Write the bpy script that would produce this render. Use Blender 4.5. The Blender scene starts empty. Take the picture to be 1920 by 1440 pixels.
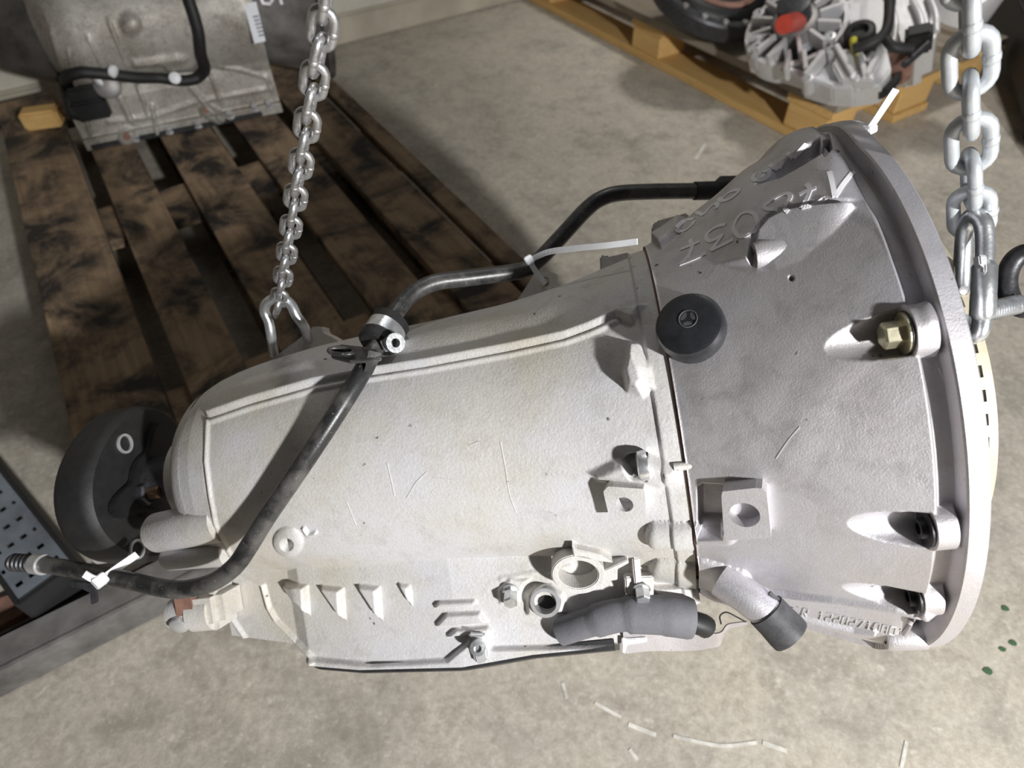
import bpy, bmesh, math, random
import numpy as np
from mathutils import Vector, Matrix
from mathutils.bvhtree import BVHTree
random.seed(7)
rng = np.random.default_rng(7)
scene = bpy.context.scene
COL = scene.collection

# ------------------------------------------------------------------ camera
FPX = 1250.0                       # focal length in pixels of the 1920 wide frame
H = 0.85                           # eye height
PITCH, ROLL = math.radians(47.81), math.radians(-1.7)
_f = np.array([0, math.cos(PITCH), -math.sin(PITCH)])
_r0 = np.array([1.0, 0, 0]); _u0 = np.cross(_r0, _f)
CR = math.cos(ROLL) * _r0 + math.sin(ROLL) * _u0
CU = -math.sin(ROLL) * _r0 + math.cos(ROLL) * _u0
CB = -_f
EYE = np.array([0, 0, H])
cam_d = bpy.data.cameras.new('camera'); cam = bpy.data.objects.new('camera', cam_d); COL.objects.link(cam)
cam_d.sensor_width = 36.0; cam_d.lens = FPX / 1920 * 36
cam_d.clip_start = 0.02; cam_d.clip_end = 60
m = Matrix.Identity(4)
for i in range(3):
    m[i][0], m[i][1], m[i][2], m[i][3] = CR[i], CU[i], CB[i], EYE[i]
cam.matrix_world = m
cam_d.dof.use_dof = True; cam_d.dof.focus_distance = 0.47; cam_d.dof.aperture_fstop = 7.0
scene.camera = cam

# ------------------------------------------------------------------ light
world = bpy.data.worlds.new('workshop_dim'); scene.world = world; world.use_nodes = True
wb = world.node_tree.nodes['Background']; wb.inputs[0].default_value = (1.0, 0.93, 0.87, 1); wb.inputs[1].default_value = 0.038
def lamp(name, kind, loc, power, color, **kw):
    d = bpy.data.lights.new(name, kind); d.energy = power; d.color = color
    for k, v in kw.items(): setattr(d, k, v)
    o = bpy.data.objects.new(name, d); COL.objects.link(o); o.location = loc
    return o
lamp('work_lamp', 'POINT', (.87, -.88, 1.16), 198, (1.0, 0.995, 0.985), shadow_soft_size=0.04)
def aim(o, at): o.rotation_euler = (Vector(at) - o.location).to_track_quat('-Z', 'Y').to_euler()
lamp('fill_spot', 'SPOT', (1.05, 2.3, 2.9), 150, (1.0, 0.96, 0.90), shadow_soft_size=0.25, spot_size=math.radians(54), spot_blend=0.9)  # added fill that brightens the far floor and right pallet
aim(lamp('fill_spot', 'SPOT', (.15, 1.8, 2.5), 30, (1.0, 0.97, 0.92), shadow_soft_size=0.15, spot_size=math.radians(20), spot_blend=0.7), (-.14, .48, .40))  # added narrow fill for the top of the hanging gearbox
lamp('fill_panel', 'AREA', (0.9, 1.2, 3.2), 5, (0.92, 0.96, 1.0), size=1.2)  # added soft overhead fill for the ambient level
scene.view_settings.view_transform = 'Standard'; scene.view_settings.look = 'None'
scene.view_settings.exposure = 0.0; scene.view_settings.gamma = 1.0
scene.view_settings.use_curve_mapping = False

# ------------------------------------------------------------------ geometry of the place
def nrm(v): v = np.asarray(v, float); return v / np.linalg.norm(v)
def dep(px, py, d):                 # a point at a known distance in front of the eye
    return EYE + d * ((px - 960) / FPX * CR + (720 - py) / FPX * CU - CB)
def on_z(px, py, z):                # a point on a level plane
    v = dep(px, py, 1.0) - EYE
    return EYE + v * (z - H) / v[2]
def on_plane(px, py, P0, N):
    v = dep(px, py, 1.0) - EYE
    return EYE + v * (np.dot(P0 - EYE, N) / np.dot(v, N))
def pix(P):
    q = P - EYE; x = q @ CR; y = q @ CU; z = -(q @ CB)
    return 960 + FPX * x / z, 720 - FPX * y / z, z
def cam2w(v): return v[0] * CR + v[1] * CU - v[2] * CB
# gearbox frame: axis A points to the bell flange, C towards the eye, D across
_a, _b = .1801, .1515
_A = np.array([math.cos(_a) * math.cos(_b), math.sin(_b), -math.sin(_a) * math.cos(_b)])
_C = np.array([0, 0, -1.0]) - _A * (-_A[2]); _C = nrm(_C); _D = np.cross(_C, _A); _D = _D if _D[1] > 0 else -_D
GA, GC, GD = cam2w(_A), cam2w(_C), cam2w(_D)
GF = EYE + cam2w(np.array([.2816, -.0007, .5451]))
def G(s, r, deg):
    t = math.radians(deg)
    return GF - GA * s + r * (math.cos(t) * GC + math.sin(t) * GD)
def Gcd(s, c, d): return GF - GA * s + c * GC + d * GD
# pallet frame on the floor: both pallets stand parallel
PU = np.array([.51443633, -.85752858, 0]); PV = np.array([.85752858, .51443633, 0]); PZ = np.array([0, 0, 1.0])
def UV(u, v, z=0): return u * PU + v * PV + np.array([0, 0, z])

# ------------------------------------------------------------------ materials
def new_mat(name):
    mt = bpy.data.materials.new(name); mt.use_nodes = True
    nt = mt.node_tree; b = nt.nodes['Principled BSDF']
    return mt, nt, b
def nd(nt, t, **kw):
    n = nt.nodes.new(t)
    for k, v in kw.items(): setattr(n, k, v)
    return n
def noise(nt, co, scale, detail=4, rough=0.6, dist=0.0):
    n = nd(nt, 'ShaderNodeTexNoise'); n.inputs['Scale'].default_value = scale
    n.inputs['Detail'].default_value = detail; n.inputs['Roughness'].default_value = rough
    n.inputs['Distortion'].default_value = dist
    nt.links.new(co, n.inputs['Vector']); return n.outputs['Fac']
def ramp(nt, fac, stops):
    n = nd(nt, 'ShaderNodeValToRGB'); e = n.color_ramp.elements
    while len(e) < len(stops): e.new(0.5)
    for i, (p, c) in enumerate(stops):
        e[i].position = p; e[i].color = (c[0], c[1], c[2], 1) if not isinstance(c, (int, float)) else (c, c, c, 1)
    nt.links.new(fac, n.inputs[0]); return n.outputs[0]
def mix(nt, fac, a, b, mode='MIX'):
    n = nd(nt, 'ShaderNodeMix', data_type='RGBA', blend_type=mode)
    if isinstance(fac, (int, float)): n.inputs[0].default_value = fac
    else: nt.links.new(fac, n.inputs[0])
    for i, c in ((6, a), (7, b)):
        if isinstance(c, tuple): n.inputs[i].default_value = (c[0], c[1], c[2], 1)
        else: nt.links.new(c, n.inputs[i])
    return n.outputs[2]
def bump(nt, b, h, strength, dist=0.001, prev=None):
    n = nd(nt, 'ShaderNodeBump'); n.inputs['Strength'].default_value = strength; n.inputs['Distance'].default_value = dist
    nt.links.new(h, n.inputs['Height'])
    if prev is not None: nt.links.new(prev, n.inputs['Normal'])
    nt.links.new(n.outputs[0], b.inputs['Normal']); return n.outputs[0]
def objco(nt, random_shift=False):
    t = nd(nt, 'ShaderNodeTexCoord'); c = t.outputs['Object']
    if random_shift:
        i = nd(nt, 'ShaderNodeObjectInfo'); mm = nd(nt, 'ShaderNodeMath', operation='MULTIPLY'); mm.inputs[1].default_value = 37.0
        nt.links.new(i.outputs['Random'], mm.inputs[0])
        a = nd(nt, 'ShaderNodeVectorMath', operation='ADD'); nt.links.new(c, a.inputs[0]); nt.links.new(mm.outputs[0], a.inputs[1]); c = a.outputs[0]
    return c
def plain(name, col, rough=0.5, metal=0.0, var=0.25, scale=60, bstr=0.15, bscale=400, spec=0.5, coat=0.0):
    mt, nt, b = new_mat(name); co = objco(nt)
    f = noise(nt, co, scale, 5)
    lo = tuple(c * (1 - var) for c in col); hi = tuple(min(1, c * (1 + var)) for c in col)
    nt.links.new(ramp(nt, f, [(0.3, lo), (0.7, hi)]), b.inputs['Base Color'])
    b.inputs['Roughness'].default_value = rough; b.inputs['Metallic'].default_value = metal
    b.inputs['Specular IOR Level'].default_value = spec
    if bstr: bump(nt, b, noise(nt, co, bscale, 3), bstr)
    return mt
def cast_alu(name, base, warm, rough=0.5, metal=0.4, grain=650, gstr=0.5, stain=0.35, spots=(0.05, 0.045, 0.04)):
    mt, nt, b = new_mat(name); co = objco(nt)
    big = noise(nt, co, 9, 5, 0.6); mid = noise(nt, co, 45, 6, 0.65, 0.4); fine = noise(nt, co, grain, 3, 0.6)
    c = mix(nt, ramp(nt, big, [(0.38, 0.0), (0.66, 1.0)]), base, warm)
    dirt = ramp(nt, mid, [(0.52, 0.0), (0.74, 1.0)])
    c = mix(nt, ramp(nt, mid, [(0.50, 0.0), (0.78, stain)]), c, tuple(x * 0.5 for x in warm))
    c = mix(nt, ramp(nt, fine, [(0.35, 0.0), (0.75, 0.22)]), c, (0.85, 0.85, 0.86))
    sp = noise(nt, co, 120, 2, 0.5)
    c = mix(nt, ramp(nt, sp, [(0.735, 0.0), (0.79, 0.85)]), c, spots)
    nt.links.new(c, b.inputs['Base Color'])
    b.inputs['Metallic'].default_value = metal
    nt.links.new(ramp(nt, mid, [(0.3, rough - 0.07), (0.75, rough + 0.15)]), b.inputs['Roughness'])
    p = bump(nt, b, fine, gstr, 0.0006)
    bump(nt, b, mid, 0.35, 0.0012, p)
    return mt
M = {}
M['alu_bell'] = cast_alu('cast_aluminium_bell', (0.60, 0.59, 0.635), (0.55, 0.52, 0.52), 0.56, 0.82, 900, 0.35, 0.35)
M['alu_case'] = cast_alu('cast_aluminium_case', (0.585, 0.58, 0.60), (0.53, 0.495, 0.42), 0.60, 0.20, 480, 0.6, 0.5)
M['alu_clean'] = cast_alu('clean_aluminium', (0.66, 0.66, 0.68), (0.60, 0.59, 0.58), 0.42, 0.5, 500, 0.2, 0.2)
M['alu_dirty'] = cast_alu('oily_aluminium', (0.40, 0.38, 0.34), (0.22, 0.19, 0.15), 0.5, 0.3, 200, 0.3, 0.8)
M['alu_shaded'] = plain('shaded_oily_aluminium', (0.055, 0.05, 0.045), 0.5, 0.1, 0.5, 25, 0.2, 120)  # near-black colour carries the tail housing's shade as well as oil
M['machined'] = plain('machined_aluminium', (0.60, 0.60, 0.61), 0.38, 0.6, 0.12, 80, 0.1, 600)
M['zinc'] = plain('zinc_plated_steel', (0.66, 0.68, 0.70), 0.30, 0.85, 0.22, 120, 0.2, 300)
M['zinc_dull'] = plain('dull_zinc_chain', (0.56, 0.56, 0.57), 0.36, 0.85, 0.35, 150, 0.3, 300)
M['zinc_white'] = plain('pale_galvanised_chain', (0.50, 0.525, 0.55), 0.45, 0.40, 0.12, 90, 0.2, 250)
M['yellow_zinc'] = plain('yellow_zinc_bolt', (0.62, 0.58, 0.42), 0.3, 0.8, 0.2, 150, 0.1, 300)
M['dark_steel'] = plain('dark_steel', (0.05, 0.05, 0.055), 0.42, 0.5, 0.4, 150, 0.2, 300)
M['rubber'] = plain('black_rubber', (0.013, 0.0125, 0.013), 0.6, 0.0, 0.35, 70, 0.25, 350)
M['cap_rubber'] = plain('black_moulded_cap', (0.018, 0.019, 0.022), 0.33, 0.0, 0.35, 90, 0.15, 500, 0.6)
M['foam'] = plain('grey_foam_sleeve', (0.14, 0.14, 0.155), 0.75, 0.0, 0.15, 60, 0.3, 500)
M['hose'] = plain('grey_black_hose', (0.06, 0.06, 0.065), 0.6, 0.0, 0.4, 90, 0.3, 250)
M['pan_black'] = plain('black_oil_pan', (0.03, 0.03, 0.032), 0.4, 0.1, 0.3, 60, 0.2, 300)
M['scratch'] = plain('bare_bright_scratch', (0.72, 0.72, 0.72), 0.4, 0.3, 0.1, 60, 0.0)
M['nylon'] = plain('white_nylon', (0.80, 0.81, 0.84), 0.45, 0.0, 0.05, 60, 0.0)
M['chalk'] = plain('paint_marker', (0.93, 0.92, 0.96), 0.9, 0.0, 0.05, 300, 0.0, 700, 0.1)
M['brass'] = plain('brown_bronze', (0.20, 0.13, 0.08), 0.45, 0.7, 0.3, 150, 0.2, 300)
M['cream'] = plain('cream_coated_ring', (0.52, 0.47, 0.35), 0.5, 0.1, 0.15, 50, 0.1, 300)
M['gasket'] = plain('brown_gasket', (0.20, 0.11, 0.09), 0.7, 0.0, 0.3, 100, 0.2, 300)
M['black'] = plain('oily_black', (0.010, 0.010, 0.011), 0.5, 0.0, 0.4, 40, 0.2, 200)
M['red'] = plain('red_plastic_plug', (0.42, 0.05, 0.03), 0.45, 0.0, 0.15, 60, 0.05)
M['yellow'] = plain('yellow_plastic', (0.55, 0.50, 0.04), 0.5, 0.0, 0.2, 80, 0.05)
M['label'] = plain('paper_label', (0.74, 0.76, 0.80), 0.6, 0.0, 0.06, 40, 0.0)
M['ink'] = plain('grey_ink', (0.25, 0.25, 0.27), 0.6, 0.0, 0.1, 40, 0.0)
M['rust'] = plain('rusty_plate', (0.22, 0.12, 0.09), 0.8, 0.1, 0.4, 40, 0.4, 120)
M['blue_steel'] = plain('blue_grey_sheet', (0.20, 0.23, 0.27), 0.5, 0.3, 0.4, 12, 0.2, 150)
M['beam'] = plain('bare_steel_beam', (0.24, 0.23, 0.225), 0.5, 0.45, 0.45, 18, 0.3, 120)
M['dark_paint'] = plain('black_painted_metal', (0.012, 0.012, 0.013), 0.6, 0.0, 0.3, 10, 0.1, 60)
M['leaf'] = plain('green_flake', (0.06, 0.12, 0.06), 0.6, 0.0, 0.2, 60, 0.0)
M['white_mark'] = plain('white_scuff', (0.62, 0.60, 0.55), 0.9, 0.0, 0.3, 60, 0.0)
def pipe_mat():
    mt, nt, b = new_mat('black_lacquered_pipe'); co = objco(nt)
    d = noise(nt, co, 30, 5); sp = noise(nt, co, 420, 3)
    sx = nd(nt, 'ShaderNodeSeparateXYZ'); nt.links.new(co, sx.inputs[0])
    dz = ramp(nt, d, [(0.44, 0.0), (0.60, 0.75)])
    c = mix(nt, dz, (0.020, 0.020, 0.021), (0.11, 0.105, 0.10))
    c = mix(nt, ramp(nt, sp, [(0.66, 0.0), (0.74, 0.7)]), c, (0.34, 0.33, 0.32))
    nt.links.new(c, b.inputs['Base Color']); b.inputs['Roughness'].default_value = 0.36
    bump(nt, b, sp, 0.25, 0.0005); return mt
M['pipe'] = pipe_mat()
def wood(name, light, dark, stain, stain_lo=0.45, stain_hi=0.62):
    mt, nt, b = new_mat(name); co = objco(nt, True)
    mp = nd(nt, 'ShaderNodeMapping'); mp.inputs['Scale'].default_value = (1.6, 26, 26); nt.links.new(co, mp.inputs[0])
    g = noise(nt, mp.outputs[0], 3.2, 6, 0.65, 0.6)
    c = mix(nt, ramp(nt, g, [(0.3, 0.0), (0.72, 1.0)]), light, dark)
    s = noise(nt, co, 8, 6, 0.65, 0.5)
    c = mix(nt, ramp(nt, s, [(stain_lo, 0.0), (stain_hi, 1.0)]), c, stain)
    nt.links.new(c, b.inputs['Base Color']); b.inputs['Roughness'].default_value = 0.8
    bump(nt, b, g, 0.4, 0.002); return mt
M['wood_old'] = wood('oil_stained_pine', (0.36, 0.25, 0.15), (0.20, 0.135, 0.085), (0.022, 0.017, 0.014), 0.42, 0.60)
M['wood_side'] = wood('raw_pine_edge', (0.66, 0.43, 0.17), (0.52, 0.31, 0.10), (0.26, 0.17, 0.08), 0.62, 0.9)
M['wood_top'] = wood('greyed_pine', (0.30, 0.26, 0.21), (0.22, 0.18, 0.13), (0.07, 0.06, 0.05), 0.55, 0.75)
def concrete():
    mt, nt, b = new_mat('stained_concrete'); co = objco(nt)
    big = noise(nt, co, 1.6, 6, 0.6, 0.3); mid = noise(nt, co, 9, 7, 0.68, 0.3); fine = noise(nt, co, 130, 4, 0.7); sp = noise(nt, co, 55, 3, 0.6)
    c = mix(nt, ramp(nt, big, [(0.35, 0.0), (0.68, 1.0)]), (0.52, 0.475, 0.40), (0.40, 0.375, 0.33))
    c = mix(nt, ramp(nt, mid, [(0.42, 0.0), (0.70, 0.75)]), c, (0.60, 0.545, 0.455))
    c = mix(nt, ramp(nt, mid, [(0.30, 0.75), (0.46, 0.0)]), c, (0.26, 0.235, 0.20))
    c = mix(nt, ramp(nt, noise(nt, co, 28, 6, 0.7, 0.6), [(0.50, 0.0), (0.68, 0.55)]), c, (0.28, 0.245, 0.20))
    c = mix(nt, ramp(nt, fine, [(0.42, 0.0), (0.72, 0.55)]), c, (0.25, 0.215, 0.17))
    c = mix(nt, ramp(nt, fine, [(0.24, 0.5), (0.42, 0.0)]), c, (0.72, 0.68, 0.60))
    c = mix(nt, ramp(nt, sp, [(0.66, 0.0), (0.76, 0.55)]), c, (0.76, 0.72, 0.64))
    dk = noise(nt, co, 3.3, 3, 0.5)
    c = mix(nt, ramp(nt, dk, [(0.66, 0.0), (0.78, 0.6)]), c, (0.16, 0.15, 0.15))
    nt.links.new(c, b.inputs['Base Color']); b.inputs['Roughness'].default_value = 0.72
    p = bump(nt, b, fine, 0.25, 0.002); bump(nt, b, mid, 0.2, 0.004, p); return mt
M['concrete'] = concrete()
M['plaster'] = plain('pale_plaster', (0.52, 0.49, 0.42), 0.85, 0.0, 0.2, 5, 0.3, 30)
M['plinth'] = plain('painted_plinth', (0.44, 0.40, 0.32), 0.8, 0.0, 0.2, 6, 0.3, 30)

# ------------------------------------------------------------------ mesh helpers (world-space points in, object under its thing out)
def thing(name, loc, label, cat, group=None):
    o = bpy.data.objects.new(name, None); COL.objects.link(o); o.location = Vector(loc); o.empty_display_size = 0.05
    o['label'] = label; o['category'] = cat
    if group: o['group'] = group
    return o
def wloc(o):
    v = np.zeros(3)
    while o is not None: v = v + np.array(o.location); o = o.parent
    return v
def mk(name, V, Fc, mat, parent=None, smooth=True, loc=None):
    V = np.asarray(V, float)
    base = wloc(parent) if parent is not None else np.zeros(3)
    org = base if loc is None else np.asarray(loc, float)
    me = bpy.data.meshes.new(name)
    me.from_pydata([tuple(v) for v in (V - org)], [], [tuple(int(i) for i in f) for f in Fc])
    me.materials.append(M[mat] if isinstance(mat, str) else mat)
    if smooth: me.polygons.foreach_set('use_smooth', [True] * len(me.polygons))
    me.update()
    o = bpy.data.objects.new(name, me); COL.objects.link(o)
    if parent is not None: o.parent = parent
    o.location = Vector(org - base)
    return o
def tag(o, label, cat, group=None):
    o['label'] = label; o['category'] = cat
    if group: o['group'] = group
    return o
def grid_faces(n, mm, wrap=False):
    i = np.arange(n - 1)[:, None]; k = mm if wrap else mm - 1
    j = np.arange(k)[None, :]; j2 = (j + 1) % mm
    a = i * mm + j; b = i * mm + j2; c = (i + 1) * mm + j2; d = (i + 1) * mm + j
    return np.stack([a, b, c, d], -1).reshape(-1, 4)
def mk_grid(name, P, mat, parent, wrap=False, flip=False):
    n, mm = P.shape[:2]; F = grid_faces(n, mm, wrap)
    if flip: F = F[:, ::-1]
    base = wloc(parent); V = (P.reshape(-1, 3) - base).astype(np.float32)
    me = bpy.data.meshes.new(name); me.vertices.add(len(V)); me.vertices.foreach_set('co', V.ravel())
    me.loops.add(F.size); me.loops.foreach_set('vertex_index', F.ravel().astype(np.int32))
    me.polygons.add(len(F)); me.polygons.foreach_set('loop_start', np.arange(0, F.size, 4, dtype=np.int32))
    me.polygons.foreach_set('loop_total', np.full(len(F), 4, dtype=np.int32))
    me.polygons.foreach_set('use_smooth', np.ones(len(F), dtype=bool))
    me.materials.append(M[mat]); me.update(calc_edges=True); me.validate()
    o = bpy.data.objects.new(name, me); COL.objects.link(o); o.parent = parent
    return o, F
def frame_of(n, hint=None):
    n = nrm(n); h = np.array([0, 0, 1.0]) if hint is None else np.asarray(hint, float)
    if abs(np.dot(nrm(h), n)) > 0.97: h = np.array([1.0, 0, 0])
    a = nrm(h - n * np.dot(h, n)); return a, np.cross(n, a), n
def lathe_vf(org, axis, prof, n=32, caps=True, hint=None, sx=1.0):
    a, b, ax = frame_of(axis, hint); V = []; Fc = []
    t = np.linspace(0, 2 * math.pi, n, endpoint=False)
    for (h, r) in prof:
        for q in t: V.append(org + ax * h + r * (sx * math.cos(q) * a + math.sin(q) * b))
    for i in range(len(prof) - 1):
        for j in range(n):
            k = (j + 1) % n; Fc.append((i * n + j, i * n + k, (i + 1) * n + k, (i + 1) * n + j))
    if caps:
        Fc.append(tuple(range(n))[::-1]); Fc.append(tuple((len(prof) - 1) * n + j for j in range(n)))
    return V, Fc
def lathe(name, org, axis, prof, mat, parent, n=32, caps=True, smooth=True, hint=None):
    V, Fc = lathe_vf(np.asarray(org), axis, prof, n, caps, hint); o = mk(name, V, Fc, mat, parent, smooth)
    if smooth: edge_split(o)
    return o
def edge_split(o, deg=38):
    md = o.modifiers.new('edges', 'EDGE_SPLIT'); md.split_angle = math.radians(deg)
def smooth_path(pts, k=8, closed=False):
    P = [np.asarray(p, float) for p in pts]; n = len(P); out = []
    for i in range(n if closed else n - 1):
        p0 = P[(i - 1) % n] if closed or i > 0 else 2 * P[0] - P[1]
        p1 = P[i]; p2 = P[(i + 1) % n]
        p3 = P[(i + 2) % n] if closed or i + 2 < n else 2 * P[-1] - P[-2]
        for q in range(k):
            t = q / k
            out.append(0.5 * ((2 * p1) + (-p0 + p2) * t + (2 * p0 - 5 * p1 + 4 * p2 - p3) * t * t + (-p0 + 3 * p1 - 3 * p2 + p3) * t ** 3))
    if not closed: out.append(P[-1])
    return out
def tube_vf(path, rad, n=16, closed=False, sq=None, up=None, off=0):
    """rad: number or list; sq=(w,t) gives a flat strip w wide, t thick, t along 'up'."""
    P = [np.asarray(p, float) for p in path]; N = len(P); V = []; Fc = []
    ref = None
    for i in range(N):
        if closed: tg = nrm(P[(i + 1) % N] - P[i - 1])
        else: tg = nrm(P[min(i + 1, N - 1)] - P[max(i - 1, 0)])
        if up is not None:
            u0 = up[i] if isinstance(up, list) else up
            a = nrm(u0 - tg * np.dot(u0, tg))
        else:
            if ref is None: ref = frame_of(tg)[0]
            a = nrm(ref - tg * np.dot(ref, tg)); ref = a
        b = np.cross(tg, a)
        r = rad[i] if isinstance(rad, (list, tuple, np.ndarray)) else rad
        if sq:
            for (x, y) in ((-1, -1), (1, -1), (1, 1), (-1, 1)): V.append(P[i] + b * x * sq[0] / 2 + a * y * sq[1] / 2)
            nn = 4
        else:
            nn = n
            for j in range(n):
                q = 2 * math.pi * j / n; V.append(P[i] + r * (math.cos(q) * a + math.sin(q) * b))
    for i in range(N if closed else N - 1):
        i2 = (i + 1) % N
        for j in range(nn):
            k = (j + 1) % nn; Fc.append((off + i * nn + j, off + i * nn + k, off + i2 * nn + k, off + i2 * nn + j))
    if not closed:
        Fc.append(tuple(off + j for j in range(nn))[::-1]); Fc.append(tuple(off + (N - 1) * nn + j for j in range(nn)))
    return V, Fc
def tube(name, path, rad, mat, parent, n=16, closed=False, sq=None, up=None, k=0, smooth=True):
    if k: path = smooth_path(path, k, closed)
    V, Fc = tube_vf(path, rad, n, closed, sq, up); o = mk(name, V, Fc, mat, parent, smooth)
    if smooth: edge_split(o, 50)
    return o
def box_vf(c, ax, half):
    V = []; 
    for x in (-1, 1):
        for y in (-1, 1):
            for z in (-1, 1): V.append(c + ax[0] * x * half[0] + ax[1] * y * half[1] + ax[2] * z * half[2])
    return V, [(0, 1, 3, 2), (4, 6, 7, 5), (0, 4, 5, 1), (2, 3, 7, 6), (0, 2, 6, 4), (1, 5, 7, 3)]
def bevel_obj(o, w, seg=2):
    bm = bmesh.new(); bm.from_mesh(o.data)
    bmesh.ops.recalc_face_normals(bm, faces=bm.faces)
    if w > 0: bmesh.ops.bevel(bm, geom=list(bm.edges), offset=w, segments=seg, affect='EDGES', clamp_overlap=True)
    bm.to_mesh(o.data); bm.free(); return o
def box(name, c, ax, half, mat, parent=None, bev=0.0, smooth=False, loc=None):
    V, Fc = box_vf(np.asarray(c, float), [np.asarray(a, float) for a in ax], half)
    o = mk(name, V, Fc, mat, parent, smooth, loc); return bevel_obj(o, bev)
def prism(name, poly, nvec, depth, mat, parent=None, bev=0.0, holes=None, smooth=False):
    """poly: world points in a plane; extruded by -depth along nvec (nvec points to the viewer's side)"""
    nvec = nrm(nvec); n = len(poly); V = [np.asarray(p) for p in poly] + [np.asarray(p) - nvec * depth for p in poly]
    Fc = [tuple(range(n)), tuple(range(2 * n - 1, n - 1, -1))] + [(i, n + i, n + (i + 1) % n, (i + 1) % n) for i in range(n)]
    o = mk(name, V, Fc, mat, parent, smooth); return bevel_obj(o, bev)
def ring_plate(name, outer, hole, nvec, depth, mat, parent, bev=0.0):
    """plate with one hole: outer and hole are loops with the same count"""
    nvec = nrm(nvec); n = len(outer); d = nvec * depth
    V = list(outer) + list(hole) + [p - d for p in outer] + [p - d for p in hole]; Fc = []
    for i in range(n):
        j = (i + 1) % n
        Fc += [(i, j, n + j, n + i), (2 * n + j, 2 * n + i, 3 * n + i, 3 * n + j), (j, i, 2 * n + i, 2 * n + j), (n + i, n + j, 3 * n + j, 3 * n + i)]
    o = mk(name, V, Fc, mat, parent, False); return bevel_obj(o, bev)
def hexbolt(parent, org, axis, R, h, mat, washer=None, wmat=None, name='bolt', hint=None):
    V, Fc = [], []
    def add(v, f):
        k = len(V); V.extend(v); Fc.extend([tuple(i + k for i in q) for q in f])
    if washer: add(*lathe_vf(org, axis, [(0, washer), (washer * 0.18, washer), (washer * 0.22, washer * 0.9)], 28, True, hint))
    z0 = washer * 0.2 if washer else 0
    add(*lathe_vf(org, axis, [(z0, R), (z0 + h * 0.88, R), (z0 + h, R * 0.86)], 6, True, hint))
    return mk(name, V, Fc, mat, parent, False)
def fr(pts, f):                     # convenience: map pixel list through f
    return [f(*p) for p in pts]

# ================================================================== SETTING
def slab(name, c, half, mat, ax=(PU, PV, PZ)):
    o = box(name, c, ax, half, mat, loc=np.asarray(c, float)); o['kind'] = 'structure'; return o
WALLU = -2.215
floor = slab('floor', UV(0.2, 0.3, -0.05), (2.6, 3.2, 0.05), 'concrete')
wall = slab('wall_back', UV(WALLU - 0.135, 0.3, 1.3), (0.12, 3.2, 1.3), 'plaster')
bb = slab('baseboard_back', UV(WALLU - 0.0125, 0.3, 0.043), (0.0125, 3.2, 0.043), 'plinth')
bevel_obj(bb, 0.008)
# white scuffs and chalky scratches on the concrete
def scuff(pts, w):
    P = [on_z(x, y, 0.0006) for x, y in pts]
    P = smooth_path(P, 5)
    o = tube('scuff_mark', P, 0, 'white_mark', floor, sq=(w, 0.0006), up=PZ, smooth=False); return o
scuff([(1055, 1280), (1062, 1310)], 0.004)
scuff([(1115, 1318), (1165, 1345)], 0.004); scuff([(1178, 1358), (1230, 1378)], 0.005); scuff([(1262, 1380), (1350, 1398), (1420, 1392)], 0.004)
scuff([(1430, 1392), (1475, 1408)], 0.005); scuff([(1700, 1390), (1690, 1440)], 0.004); scuff([(1180, 1405), (1195, 1425)], 0.004)
scuff([(1305, 298), (1322, 270)], 0.008)
for (x, y, s) in ((1885, 1140, .006), (1900, 1205, .006), (1880, 1217, .005), (1853, 1258, .007)):
    c = on_z(x, y, 0.0009); a = random.random() * 3
    P = [c + s * np.array([math.cos(a + q) * (1 if k % 2 else .75), math.sin(a + q) * .7, 0]) for k, q in enumerate(np.linspace(0, 5.4, 7))]
    o = prism('leaf_flake', P, PZ, 0.0008, 'leaf')
    o.location = Vector(c); o.data.transform(Matrix.Translation(-Vector(c)))
    lab = {1140: 'green leaf flake lying highest of four on concrete by the right edge', 1205: 'green leaf flake nearest the right edge of the photo on concrete',
           1217: 'green leaf flake beside the rightmost flake on concrete', 1258: 'lowest and largest green leaf flake on the grey concrete'}[y]
    tag(o, lab, 'leaf', 'green flakes on the floor')

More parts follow.
